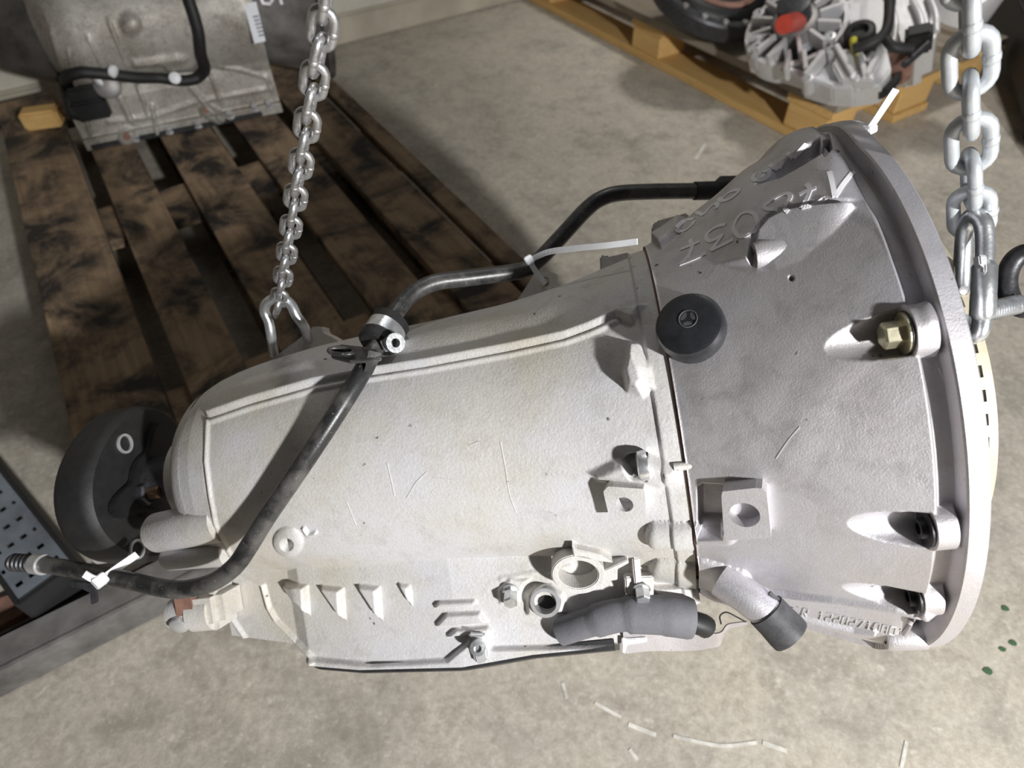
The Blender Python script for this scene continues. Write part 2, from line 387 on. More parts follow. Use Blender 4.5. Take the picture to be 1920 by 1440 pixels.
# ------------------------------------------------------------------ pallets
def pallet(label, u0, u1, v0, v1, boards, crosses, side, zt, topmat):
    t = thing('wooden_pallet', UV((u0 + u1) / 2, (v0 + v1) / 2, 0), label, 'pallet', 'pallets on the floor')
    th = 0.021
    def bd(name, ua, ub, va, vb, za, zb, mat, bev=0.0015):
        c = UV((ua + ub) / 2, (va + vb) / 2, (za + zb) / 2)
        du, dv = abs(ub - ua) / 2, abs(vb - va) / 2
        ax = (PU, PV, PZ) if du >= dv else (PV, -PU, PZ)
        half = (max(du, dv), min(du, dv), abs(zb - za) / 2)
        me_ax = np.array(ax)
        o = box(name, np.zeros(3), np.eye(3), half, mat)
        bevel_obj(o, bev, 1)
        o.parent = t; o.matrix_local = Matrix([list(me_ax[:, 0]) + [0], list(me_ax[:, 1]) + [0], list(me_ax[:, 2]) + [0], [0, 0, 0, 1]]).transposed() if False else \
            Matrix(((ax[0][0], ax[1][0], ax[2][0], 0), (ax[0][1], ax[1][1], ax[2][1], 0), (ax[0][2], ax[1][2], ax[2][2], 0), (0, 0, 0, 1)))
        o.location = Vector(c - np.array(t.location)); return o
    for (va, vb) in boards: bd('deck_board', u0 + random.uniform(-.004, .004), u1 + random.uniform(-.006, .006), va, vb, zt - th, zt, topmat)
    for (ua, ub) in crosses: bd('cross_board', ua, ub, v0 + .002, v1 - .002, zt - 2 * th, zt - th - .0004, side)
    vm = (v0 + v1) / 2
    for (va, vb) in ((v0, v0 + .11), (vm - .07, vm + .07), (v1 - .11, v1)):
        bd('bottom_board', u0, u1, va, vb, 0.0005, th, side if side != 'wood_old' else 'wood_old')
        for (ua, ub) in crosses:
            uc = (ua + ub) / 2
            bd('block', uc - .062, uc + .062, va + .004, vb - .004, th + .0004, zt - 2 * th - .0004, side, .003)
    return t
ZT = 0.125
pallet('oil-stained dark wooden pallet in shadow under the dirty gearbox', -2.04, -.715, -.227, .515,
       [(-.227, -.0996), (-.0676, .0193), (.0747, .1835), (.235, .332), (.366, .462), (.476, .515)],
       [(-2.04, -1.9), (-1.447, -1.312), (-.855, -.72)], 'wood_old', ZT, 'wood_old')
pallet('orange-edged wooden pallet under the clean aluminium gearbox', -2.20, -.89, 1.435, 2.12,
       [(1.435, 1.565), (1.615, 1.70), (1.75, 1.875), (1.92, 2.0), (2.035, 2.12)],
       [(-2.20, -2.06), (-1.635, -1.495), (-1.03, -.89)], 'wood_side', ZT, 'wood_top')

# ------------------------------------------------------------------ steel beam, perforated tray, rusty plate, cabinet, post
zb = 0.0
P0 = on_z(0, 1310, 0); P1 = on_z(310, 1150, 0)
bd_ = nrm(P1 - P0); bn = np.cross(PZ, bd_)           # bn points away from the eye side
bh = 0.052
Q = on_z(0, 1265, bh); Q2 = on_z(0, 1195, bh)
wid = float(np.dot(Q2 - Q, bn))
t = thing('steel_beam', P0 + bd_ * .2, 'bare grey steel channel beam lying on the floor by lower left', 'beam')
L0, L1 = -0.22, 0.62
def bpt(l, w, z): return P0 + bd_ * l + bn * w + PZ * z
def bprof(name, prof):
    n = len(prof); V = [bpt(L0, w, z) for w, z in prof] + [bpt(L1, w, z) for w, z in prof]
    Fc = [tuple(range(n)), tuple(range(2 * n - 1, n - 1, -1))] + [(i, n + i, n + (i + 1) % n, (i + 1) % n) for i in range(n)]
    return bevel_obj(mk(name, V, Fc, 'beam', t, False), 0.0015)
bprof('web', [(0.004, bh - .006), (0.004, bh), (wid, bh), (wid, bh - .006)])
bprof('front_flange', [(0, 0.0005), (0, bh + .0015), (.006, bh + .0015), (.006, 0.0005)])
bprof('rear_flange', [(wid - .006, 0.0005), (wid - .006, bh), (wid, bh), (wid, 0.0005)])

# perforated sheet tray
TR = 0.085
e0 = on_z(0, 868, TR); e1 = on_z(148, 1052, TR)
td = nrm(e1 - e0); tn = np.cross(td, PZ); 
if np.dot(tn, CR) > 0: tn = -tn                      # towards the left of the picture
t = thing('perforated_tray', e0 + td * .1 + tn * .1 - PZ * TR, 'blue-grey perforated sheet metal tray by the left edge', 'tray')
tl, tw = float(np.linalg.norm(e1 - e0)), float(np.linalg.norm(on_z(25, 1098, TR) - e1))
def tp(l, w, z): return e0 + td * l + tn * w + PZ * (z - TR)
# sheet with slots: build as a grid of cells, leaving slot cells open
cells_l = np.linspace(-.12, tl, 46); cells_w = np.linspace(.006, tw, 18); V = []; Fc = []
idx = {}
def vid(i, j, lo):
    k = (i, j, lo)
    if k not in idx: idx[k] = len(V); V.append(tp(cells_l[i], cells_w[j], TR - (0.002 if lo else 0)))
    return idx[k]
def is_slot(i, j): return i % 4 == 1 and (j + (2 if (i // 4) % 2 else 0)) % 4 in (1, 2) and 1 < j < 16
for i in range(45):
    for j in range(17):
        if is_slot(i, j): continue
        Fc.append((vid(i, j, 0), vid(i + 1, j, 0), vid(i + 1, j + 1, 0), vid(i, j + 1, 0)))
        Fc.append((vid(i, j + 1, 1), vid(i + 1, j + 1, 1), vid(i + 1, j, 1), vid(i, j, 1)))
mk('perforated_sheet', V, Fc, 'blue_steel', t, False)
def tray_wall(name, pa, pb, th):
    a = tp(*pa); b = tp(*pb); d = nrm(b - a); n = np.cross(d, PZ)
    c = (a + b) / 2 - PZ * (TR / 2) + PZ * .004
    return box(name, c, (d, n, PZ), (np.linalg.norm(b - a) / 2, th, TR / 2 - .0005), 'dark_paint', t, .001)
tray_wall('side_wall', (-.12, .004, TR), (tl, .004, TR), .003); tray_wall('side_wall', (-.12, tw, TR), (tl, tw, TR), .003)
tray_wall('end_wall', (tl, .004, TR), (tl, tw, TR), .003); tray_wall('end_wall', (-.12, .004, TR), (-.12, tw, TR), .003)
a = on_z(-90, 1222, .012); b_ = on_z(72, 1136, .012); c_ = on_z(22, 1112, .012); d_ = on_z(-110, 1160, .012)
o = prism('rusty_plate', [a, b_, c_, d_], PZ, .011, 'rust', None, .001)
cc = (a + b_ + c_ + d_) / 4; cc[2] = 0; o.data.transform(Matrix.Translation(-Vector(cc))); o.location = Vector(cc)
tag(o, 'rusty brown steel plate behind the beam at left edge', 'plate')

# added black cabinet filling the dark area at the upper right and brown board leaning in front of it
k0, k1 = on_z(1893, 272, 0), on_z(1849, 148, 0)
kd = nrm(k1 - k0); kn = np.cross(kd, PZ)             # kn points to the right, away from the pallet
if np.dot(kn, CR) < 0: kn = -kn
KX = (kd, kn, PZ)
def KP(l, w, z): return k0 + kd * l + kn * w + PZ * z
t = thing('dark_filler_cabinet', KP(.45, .3, 0), 'black cabinet added to fill the dark at the upper right', 'cabinet')
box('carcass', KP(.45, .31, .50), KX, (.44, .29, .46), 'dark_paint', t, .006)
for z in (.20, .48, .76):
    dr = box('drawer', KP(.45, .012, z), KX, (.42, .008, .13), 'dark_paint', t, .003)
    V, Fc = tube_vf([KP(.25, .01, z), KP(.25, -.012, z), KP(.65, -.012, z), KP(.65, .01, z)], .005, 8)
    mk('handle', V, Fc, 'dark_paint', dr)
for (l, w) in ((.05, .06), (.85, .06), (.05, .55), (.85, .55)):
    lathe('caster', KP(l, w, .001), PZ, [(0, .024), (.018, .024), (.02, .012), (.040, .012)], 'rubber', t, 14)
q0 = on_z(1909, 280, 0)
t = thing('timber_board', q0, 'brown weathered timber standing at the far right edge', 'timber')
box('timber', q0 + kn * .10 - kd * .035 + PZ * .25, (kn, kd, PZ), (.09, .02, .248), 'wood_top', t, .004)

# ================================================================== HANGING GEARBOX
TRT = 'grey cast aluminium automatic gearbox hanging from two chains'
gb = thing('automatic_gearbox', Gcd(.25, 0, -.17), TRT, 'gearbox')
def interp(x, tab):
    xs, ys = zip(*tab); x = np.asarray(x, float)
    if tab is R_CASE:                 # rounded transitions between the stations
        return sum(np.interp(np.clip(x + d, xs[0], xs[-1]), xs, ys) * k for d, k in ((-.018, .1), (-.011, .15), (-.005, .2), (0, .1), (.005, .2), (.011, .15), (.018, .1))) if np.all(x < .530) else \
            np.interp(x, xs, ys) * sstep((x - .522) / .016) + (1 - sstep((x - .522) / .016)) * sum(np.interp(np.clip(x + d, xs[0], xs[-1]), xs, ys) * k for d, k in ((-.018, .1), (-.011, .15), (-.005, .2), (0, .1), (.005, .2), (.011, .15), (.018, .1)))
    return np.interp(x, xs, ys)
R_CASE = [(.1525, .1375), (.161, .1350), (.1884, .1293), (.2174, .1224), (.2733, .1146), (.3196, .1122), (.3679, .1100), (.4142, .1085), (.4528, .1065), (.5107, .0998), (.5275, .0969), (.5478, .0914), (.5635, .0852), (.5767, .0762), (.5912, .0575), (.6028, .035), (.6055, .02)]
D_CASE = [(.1525, .145), (.175, .150), (.215, .1680), (.2868, .1690), (.345, .1736), (.4335, .1708), (.478, .166), (.490, .1525), (.567, .1406), (.60, .130)]
C_CASE = [(.1525, .057), (.185, .063), (.2174, .0665), (.2868, .067), (.345, .069), (.4335, .065), (.4818, .0604), (.495, .053), (.567, .0444), (.60, .036)]
def sstep(x): x = np.clip(x, 0, 1); return x * x * (3 - 2 * x)
def d_poly(X, Y, pts):
    best = np.full(X.shape, 1e9)
    for (x0, y0), (x1, y1) in zip(pts[:-1], pts[1:]):
        dx, dy = x1 - x0, y1 - y0; t = np.clip(((X - x0) * dx + (Y - y0) * dy) / (dx * dx + dy * dy), 0, 1)
        best = np.minimum(best, np.hypot(X - x0 - t * dx, Y - y0 - t * dy))
    return best
def sdf(X, Y, pts):
    d = d_poly(X, Y, list(pts) + [pts[0]]); ins = np.zeros(X.shape, bool); n = len(pts)
    for i in range(n):
        (x0, y0), (x1, y1) = pts[i], pts[(i + 1) % n]
        if y0 == y1: continue
        c = ((y0 > Y) != (y1 > Y)) & (X < (x1 - x0) * (Y - y0) / (y1 - y0) + x0); ins ^= c
    return np.where(ins, -d, d)
def plateau(X, Y, pts, h, edge): return h * sstep(-sdf(X, Y, pts) / edge)
def bead(X, Y, pts, w, h): return h * sstep(1 - d_poly(X, Y, pts) / w)
def boss(X, Y, p, q, r, h):        # half-round finger from p to q
    d = d_poly(X, Y, [p, q]); return h * np.sqrt(np.clip(1 - (d / r) ** 2, 0, 1))
def normals(P):
    du = np.gradient(P, axis=0); dv = np.gradient(P, axis=1); N = np.cross(du, dv)
    return N / (np.linalg.norm(N, axis=-1, keepdims=True) + 1e-12)
def displace(P, centre, feats):
    N = normals(P); out = P - centre
    s = np.sign((N * out).sum(-1, keepdims=True)); s[s == 0] = 1; N = N * s
    X, Y, Z = pix(P); vis = ((EYE - P) * N).sum(-1) > 0
    h = np.zeros(X.shape)
    for f in feats: h += f(X, Y)
    h = np.where(vis, h, 0)
    return P + N * h[..., None], N
# ---- main case: round barrel on a flat-sided skirt that ends in the pan rail
Sg = np.linspace(.1528, .5635, 440)
nA, nB, nC, nD = 120, 430, 26, 24
rows = []
for s in Sg:
    r = interp(s, R_CASE); dm = interp(s, D_CASE); c0 = interp(s, C_CASE)
    fa = -math.degrees(math.acos(min(.98, c0 / r)))
    wall_top = (r * math.cos(math.radians(fa)), r * math.sin(math.radians(fa)))
    pts = []
    for t in np.linspace(0, 1, nA, endpoint=False): pts.append((c0 + (wall_top[0] - c0) * t, -dm + (wall_top[1] + dm) * t))
    for q in np.linspace(fa, 108, nB, endpoint=False): pts.append((r * math.cos(math.radians(q)), r * math.sin(math.radians(q))))
    for q in np.linspace(108, 215, nC, endpoint=False): pts.append((r * math.cos(math.radians(q)), r * math.sin(math.radians(q))))
    e = (r * math.cos(math.radians(215)), r * math.sin(math.radians(215)))
    for t in np.linspace(0, 1, nD, endpoint=False): pts.append((e[0] + (-.11 - e[0]) * t, e[1] + (-dm - e[1]) * t))
    pts.append((-.11, -dm)); rows.append(pts)
rows = np.array(rows)
Pc = GF - GA * Sg[:, None, None] + rows[..., 0:1] * GC + rows[..., 1:2] * GD
cen = GF - GA * Sg[:, None, None] + np.zeros_like(Pc)
gus = lambda x, y, w, l: [(x, y), (x + w, y + 5), (x + w + 4, y + l)]
RIDGE = [(395, 776), (470, 750), (590, 716), (690, 697), (800, 680), (960, 650), (1060, 628), (1110, 610), (1158, 588)]
feats = [
    lambda X, Y: .0022 * sstep((.1665 - Sg[:, None]) / .002) + 0 * X,
    lambda X, Y: bead(X, Y, RIDGE, 11, .0052),
    lambda X, Y: bead(X, Y, [(x, y + 15) for x, y in RIDGE], 7, .0022),
    lambda X, Y: bead(X, Y, [(390, 790), (387, 866), (395, 930), (405, 984), (436, 1046)], 6, .0022),
    lambda X, Y: plateau(X, Y, [(1152, 600), (1160, 575), (1220, 572), (1190, 612)], .006, 12),
    lambda X, Y: plateau(X, Y, [(1178, 640), (1162, 700), (1172, 738), (1205, 750), (1232, 728), (1224, 690), (1200, 640)], .014, 24),
    lambda X, Y: plateau(X, Y, [(1095, 885), (1150, 858), (1212, 845), (1275, 868), (1282, 905), (1240, 918), (1120, 905)], .008, 22),
    lambda X, Y: plateau(X, Y, [(1164, 862), (1178, 850), (1216, 846), (1216, 896), (1185, 893)], -.013, 7),
    lambda X, Y: boss(X, Y, (1232, 1000), (1320, 996), 23, .009),
    lambda X, Y: boss(X, Y, (1238, 1069), (1325, 1073), 23, .009),
    lambda X, Y: plateau(X, Y, [(1215, 1095), (1300, 1090), (1300, 1150), (1235, 1140)], .006, 10),
    lambda X, Y: plateau(X, Y, gus(533, 1090, 46, 68), .008, 6), lambda X, Y: plateau(X, Y, gus(600, 1095, 46, 72), .008, 6),
    lambda X, Y: plateau(X, Y, gus(670, 1093, 44, 74), .008, 6), lambda X, Y: plateau(X, Y, gus(745, 1090, 26, 52), .006, 6),
    lambda X, Y: bead(X, Y, [(455, 1074), (494, 1096), (506, 1140), (520, 1164), (562, 1206), (592, 1238)], 6, .004),
    lambda X, Y: bead(X, Y, [(415, 1110), (420, 1136), (462, 1198)], 6, .003),
    lambda X, Y: plateau(X, Y, [(811, 1140), (824, 1125), (892, 1122), (897, 1133)], .0055, 5),
    lambda X, Y: plateau(X, Y, [(813, 1175), (838, 1147), (902, 1144), (918, 1167)], .0055, 6),
    lambda X, Y: plateau(X, Y, [(833, 1195), (856, 1176), (917, 1171), (928, 1184)], .0055, 5),
    lambda X, Y: plateau(X, Y, [(985, 1110), (1000, 1095), (1035, 1092), (1058, 1108), (1065, 1150), (985, 1155)], .006, 10),
    lambda X, Y: -.018 * sstep((19 - np.hypot((X - 1025), (Y - 1130))) / 3),
    lambda X, Y: plateau(X, Y, [(930, 1105), (955, 1080), (1000, 1082), (985, 1100), (975, 1130), (935, 1135)], .003, 8),
    lambda X, Y: boss(X, Y, (540, 1015), (541, 1016), 28, .004) + -.012 * sstep((12 - np.hypot(X - 541, Y - 1016)) / 4),
    lambda X, Y: bead(X, Y, [(570, 990), (578, 1003), (592, 998)], 5, .003),
    lambda X, Y: bead(X, Y, [(940, 1085), (1070, 1062)], 8, .0012),
    lambda X, Y: plateau(X, Y, [(700, 1240), (840, 1232), (872, 1205), (880, 1188), (912, 1188), (925, 1210), (1160, 1204), (1170, 1260), (560, 1262), (570, 1228)], .006, 7),
]
Pm, Nm = displace(Pc, cen, feats)
main_case, Fm = mk_grid('main_case', Pm, 'alu_case', gb)
# front and rear closing discs of the case
for k, nm in ((0, 'front_wall'), (-1, 'rear_wall')):
    ring = Pm[k][::4]; c = ring.mean(0); n = len(ring)
    mk(nm, list(ring) + [c], [(i, (i + 1) % n, n) for i in range(n)], 'alu_case', gb, False)
# ---- rear dome
sT = np.linspace(.560, .6055, 40); phT = np.linspace(-180, 180, 150, endpoint=False)
_xs, _ys = zip(*R_CASE)
rt_ = lambda s: np.mean([np.interp(min(s + d, _xs[-1]), _xs, _ys) for d in np.linspace(-.007, .007, 9)]) if s < .598 else np.interp(s, _xs, _ys)
Pt = np.array([[G(s, rt_(s) + (.0012 if s < .578 else 0), q) for q in phT] for s in sT])
mk_grid('rear_dome', Pt, 'alu_case', gb, wrap=True)
# ---- bell housing
BELL = [(.010, .1858), (.0210, .1858), (.0240, .1912), (.1505, .1412)]
dense = np.linspace(-92, 104, 720); ph = np.concatenate([dense, np.linspace(104, 268, 70)[1:-1]])
Sb = np.concatenate([np.linspace(.010, .028, 40)[:-1], np.linspace(.028, .1518, 215)])
SS, PH = np.meshgrid(Sb, ph, indexing='ij')
def bell_r(s, deg):
    r = interp(s, BELL)
    b = np.clip((np.abs(((deg + 80 + 180) % 360) - 180)), 0, 90)      # low bulge facing the pan side
    r = r + .012 * sstep((30 - b) / 14) * sstep((.17 - s) / .03) * sstep((s - .015) / .02)
    tb = np.clip((np.abs(((deg - 84 + 180) % 360) - 180)), 0, 90)
    r = r + .009 * sstep((28 - tb) / 16) * sstep((.055 - s) / .03) + .0055 * sstep((50 - tb) / 30) * sstep((.135 - s) / .05) * sstep((s - .02) / .02)
    return r
def base_bell(s, deg):
    t = math.radians(deg); r = float(bell_r(np.array(s), np.array(deg))); return GF - GA * s + r * (math.cos(t) * GC + math.sin(t) * GD)
def pts_of(S_, PH_, R_):
    T = np.radians(PH_)[..., None]; return GF - GA * S_[..., None] + R_[..., None] * (np.cos(T) * GC + np.sin(T) * GD)
Rb0 = bell_r(SS, PH)
Pb0 = pts_of(SS, PH, Rb0); X0, Y0, Z0 = pix(Pb0)
visb = ((EYE - Pb0) * (np.cos(np.radians(PH))[..., None] * GC + np.sin(np.radians(PH))[..., None] * GD - .35 * GA)).sum(-1) > 0
def locate(px, py):
    d = np.where(visb, np.hypot(X0 - px, Y0 - py), 1e9); i = np.unravel_index(d.argmin(), d.shape); return SS[i], PH[i], Z0[i], Rb0[i]
pockets = []
for (face, start, halfpx) in (((1742, 618), (1545, 655), 43), ((1778, 985), (1588, 975), 38), ((1757, 1115), (1580, 1088), 33)):
    s1, p1, z1, r1 = locate(*face); s0, p0, z0, r0 = locate(*start)
    rho = halfpx * z1 / FPX; pockets.append([s1, p1, rho, r0 + rho])
Rb = Rb0.copy()
for (sf, pf, rho, rb) in pockets:
    sf = max(sf, .026); dl = np.radians(PH - pf); q = rb * np.sin(dl)
    near = (np.abs(q) < rho) & (np.cos(dl) > 0)
    cut = rb * np.cos(dl) - np.sqrt(np.clip(rho ** 2 - q ** 2, 0, None))
    w = sstep((SS - sf) / .0012)
    Rb = np.where(near & (SS > sf - .001) & (cut < Rb), Rb + (cut - Rb) * w, Rb)
    rr = rho * 1.18; near2 = (np.abs(q) < rr) & (np.cos(dl) > 0)
    bump_r = rb * np.cos(dl) + np.sqrt(np.clip(rr ** 2 - q ** 2, 0, None)) * .92
    w2 = sstep((SS - .0125) / .002)
    Rb = np.where(near2 & (SS <= sf) & (bump_r > Rb) & (SS > .0125), Rb + (bump_r - Rb) * w2, Rb)
Pb = pts_of(SS, PH, Rb)
SH = [(1410, 500), (1414, 470), (1424, 440), (1445, 418), (1475, 403), (1520, 395), (1590, 384), (1650, 370), (1650, 150), (1150, 300), (1150, 470), (1260, 500)]
bfeats = [
    lambda X, Y: .0055 * sstep(-sdf(X, Y, SH) / 7) * sstep((X - 1330) / 80) * sstep((1625 - X) / 70),
    lambda X, Y: (lambda d1, d2, q: .0085 * d2 / (d1 + d2 + 1e-6) * sstep(-sdf(X, Y, q) / 5))(
        d_poly(X, Y, [(1424, 440), (1445, 418), (1475, 403), (1520, 395), (1600, 384)]), d_poly(X, Y, [(1418, 500), (1455, 508), (1500, 490), (1560, 440), (1605, 392)]),
        [(1414, 500), (1418, 462), (1426, 441), (1446, 419), (1476, 404), (1520, 396), (1602, 385), (1608, 392), (1560, 444), (1500, 494), (1455, 512)]),
    lambda X, Y: bead(X, Y, [(1590, 388), (1650, 420), (1720, 520), (1745, 600)], 22, .0009),
    lambda X, Y: plateau(X, Y, [(1415, 362), (1450, 325), (1500, 292), (1538, 268), (1546, 300), (1520, 318), (1470, 346)], -.011, 9),
    lambda X, Y: plateau(X, Y, [(1538, 296), (1546, 268), (1556, 262), (1560, 296), (1546, 310)], -.016, 6),
    lambda X, Y: plateau(X, Y, [(1306, 912), (1316, 906), (1358, 908), (1358, 1002), (1306, 1004)], -.009, 8),
    lambda X, Y: boss(X, Y, (1306, 998), (1365, 1000), 20, .006),
    lambda X, Y: boss(X, Y, (1310, 1070), (1385, 1092), 26, .008) ,
    lambda X, Y: bead(X, Y, [(1385, 1085), (1440, 1112), (1560, 1124), (1680, 1142), (1790, 1168)], 8, .0035),
    lambda X, Y: plateau(X, Y, [(1440, 1108), (1790, 1163), (1790, 1280), (1440, 1280)], -.004, 10),
    lambda X, Y: bead(X, Y, [(1450, 1160), (1490, 1165), (1600, 1190), (1640, 1194)], 7, .004),
    lambda X, Y: bead(X, Y, [(1345, 800), (1400, 660), (1470, 560)], 70, -.0004),
    lambda X, Y: bead(X, Y, [(1480, 860), (1530, 740), (1600, 660)], 60, .0005),
    lambda X, Y: plateau(X, Y, [(1218, 450), (1222, 424), (1240, 414), (1292, 396), (1280, 440), (1240, 470)], .007, 8),
    lambda X, Y: -.004 * sstep((6 - np.hypot(X - 1483, Y - 521)) / 4),
]
cenb = GF - GA * SS[..., None] + np.zeros_like(Pb)
Pbell, Nb = displace(Pb, cenb, bfeats)
bell, Fb = mk_grid('bell_housing', Pbell, 'alu_bell', gb, wrap=True)
# flange: outer ring with bolt lugs is one solid ring, machined rim
prof = [(.0118, .1845), (.0118, .1985), (.0108, .1998), (.0008, .1998), (0, .199), (0, .172), (.0118, .172)]
n = 220; V = []; Fc = []
for (s, r) in prof:
    for q in np.linspace(-180, 180, n, endpoint=False):
        rr = r + (.0058 * sstep((30 - abs(q - 82)) / 14) if r > .19 else 0); V.append(G(s, rr, q))
for i in range(len(prof)):
    i2 = (i + 1) % len(prof)
    for j in range(n): Fc.append((i * n + j, i * n + (j + 1) % n, i2 * n + (j + 1) % n, i2 * n + j))
o = mk('mounting_flange', V, Fc, 'alu_bell', gb); edge_split(o, 30); o['label'] = 'machined grey flange ring'
# gasket line between bell and case
lathe('case_gasket', GF - GA * .1532, GA, [(0, .1385), (.0018, .1392)], 'gasket', gb, 160, False)

def bvh_of(P, F): return BVHTree.FromPolygons([Vector(v) for v in P.reshape(-1, 3)], [tuple(f) for f in F.tolist()])
TREES = [bvh_of(Pm, Fm), bvh_of(Pbell, Fb)]
def hit(px, py):
    d = nrm(dep(px, py, 1.0) - EYE); best = None
    for T in TREES:
        h = T.ray_cast(Vector(EYE), Vector(d))
        if h[0] is not None and (best is None or h[3] < best[2]):
            nn = np.array(h[1]); nn = nn if np.dot(nn, d) < 0 else -nn; best = (np.array(h[0]), nn, h[3])
    if best is None: raise ValueError('no hit %s' % ((px, py),))
    return best[0], nrm(best[1]), float(np.dot(best[0] - EYE, -CB))
# ---- bolts in the pockets
for k, (px, py, nm) in enumerate(((1722, 618, 'hex'), (1768, 988, 'socket'), (1750, 1118, 'socket'))):
    sf, pf, rho, rb = pockets[k]; t = math.radians(pf)
    ctr = GF - GA * max(sf, .026) + rb * (math.cos(t) * GC + math.sin(t) * GD)
    if k == 0:
        hexbolt(gb, ctr, -GA, .0076, .0105, 'yellow_zinc', washer=.0118, hint=GD)
        lathe('washer', ctr + GA * .0002, -GA, [(-.001, .0125), (.0012, .0125), (.0014, .006)], 'dark_steel', gb, 28)
    else:
        lathe('bolt', ctr, -GA, [(0, .0112), (.0016, .0112), (.0018, .0062), (.0052, .0058), (.0052, .0036), (.0022, .0036)], 'dark_steel', gb, 26)
p, nn, z = hit(1688, 1200)
lathe('flange_lug', p - nn * .004 + GA * .012, -GA, [(0, .0095), (.022, .0088), (.025, .0074), (.025, .0042), (.018, .0042)], 'alu_bell', gb, 28)
# ---- shoulder stub on the bell
p, nn, z = hit(1440, 470)
lathe('locating_stub', p - nn * .006 + GA * .014, -GA, [(0, .0092), (.020, .0095), (.0245, .0088), (.0245, .005), (.018, .005)], 'alu_bell', gb, 26)
# ---- black cap with embossed three-spoke emblem
p, nn, z = hit(1300, 622)
axc = nrm(nn * .9 + CB * .32 - CR * .02 + CU * .06)
rc = 63 * z / FPX; hc = .0165
prof = [(-.006, rc * .96), (.002, rc), (hc * .55, rc * 1.0), (hc * .78, rc * .985), (hc * .93, rc * .93), (hc, rc * .82), (hc + .0004, rc * .4), (hc + .0004, .0002)]
cap = lathe('rubber_cap', p, axc, prof, 'cap_rubber', gb, 64)
cap['label'] = 'black rubber cap with a round emblem'
a1, b1, _ = frame_of(axc, CU); ec = p + axc * (hc + .0006) + a1 * rc * .12
V, Fc = [], []
def addm(v, f):
    k = len(V); V.extend(v); Fc.extend([tuple(i + k for i in q) for q in f])
re = rc * .26
addm(*tube_vf([ec + re * (math.cos(q) * a1 + math.sin(q) * b1) for q in np.linspace(0, 2 * math.pi, 40, endpoint=False)], .0005, 6, True))
mk('emblem_ring', V, Fc, 'hose', cap)
for k in range(3):
    q0 = math.radians(60 + 120 * k); lobe = []
    d0 = math.cos(q0) * a1 + math.sin(q0) * b1; d1 = np.cross(axc, d0)
    for w in np.linspace(0, 2 * math.pi, 16, endpoint=False):
        lobe.append(ec + d0 * (re * .56 + re * .25 * math.cos(w)) + d1 * re * .50 * math.sin(w) * (1 + .25 * math.cos(w)))
    prism('emblem_field', lobe, axc, .0007, 'hose', cap)
# ---- square boss with a hole on the case and on the bell
def holed_pad(name, poly_px, hole_px, hr_px, lift, depth, mat, n=40, nrmv=None):
    p, nn, z = hit(*hole_px)
    if nrmv is not None: nn = nrmv(nn)
    top = p + nn * lift
    poly = [on_plane(x, y, top, nn) for x, y in poly_px]; c = on_plane(*hole_px, top, nn); hr = hr_px * z / FPX
    a, b, _ = frame_of(nn, CU); outer, hole = [], []
    L = [np.array([np.dot(q - c, a), np.dot(q - c, b)]) for q in poly]
    for i in range(n):
        th = 2 * math.pi * i / n; d = np.array([math.cos(th), math.sin(th)]); best = 1e9
        for k in range(len(L)):
            p0, p1 = L[k], L[(k + 1) % len(L)]; e = p1 - p0; den = d[0] * e[1] - d[1] * e[0]
            if abs(den) < 1e-12: continue
            tt = (p0[0] * e[1] - p0[1] * e[0]) / den; uu = (p0[0] * d[1] - p0[1] * d[0]) / den
            if tt > 0 and -1e-6 <= uu <= 1 + 1e-6: best = min(best, tt)
        outer.append(c + best * (d[0] * a + d[1] * b)); hole.append(c + hr * (d[0] * a + d[1] * b))
    o = ring_plate(name, outer, hole, nn, depth, mat, gb, 0)
    # hole floor, deep inside
    V, Fc = lathe_vf(c - nn * depth, nn, [(0, hr * 1.02), (.0006, hr * 1.02)], n, True, CU); mk('hole_bottom', V, Fc, 'dark_steel', o, False)
    return o, c, nn, z
holed_pad('threaded_pad', [(1131, 922), (1140, 912), (1208, 917), (1212, 960), (1208, 974), (1144, 977)], (1171, 946), 16, .010, .018, 'alu_case')
o, c, nn, z = holed_pad('threaded_boss', [(1352, 922), (1425, 914), (1437, 921), (1446, 1008), (1358, 1014)], (1396, 966), 27, .009, .020, 'alu_bell', nrmv=lambda n: nrm(n + .10 * GA))
# ---- bolt head in the upper pocket, seen edge-on, and a dowel on the seam
p, nn, z = hit(1212, 874)
lathe('flange_bolt', p + nn * .004 + GA * .002, -GA, [(-.003, .0098), (.0, .0102), (.003, .0098), (.0042, .0075)], 'zinc', gb, 30)
p, nn, z = hit(1273, 874); lathe('dowel_pin', p - GA * .004 + nn * .001, GA, [(0, .0028), (.0145, .003), (.015, .0024)], 'alu_case', gb, 16)
# ---- sensor hole with ring
p, nn, z = hit(1044, 1118)
nn = nrm(nn + .1 * CB); c = on_plane(1023, 1128, p, nn)
lathe('plug_sleeve', c - nn * .012, nn, [(.0, .0088), (.0155, .0088), (.0155, .0112), (.0145, .0120), (0, .0125)], 'machined', gb, 40, False)
lathe('plug_hole', c - nn * .013, nn, [(0, .0092), (.004, .0092)], 'black', gb, 30)  # black disc: oil residue plus the deep hole's darkness put into colour
# ---- small hex bolt to its left
p, nn, z = hit(958, 1112)
ax = nrm(nn + .55 * GD * -1 + .1 * CB)
hexbolt(gb, p - ax * .002, ax, .0058, .012, 'zinc', washer=.0072)
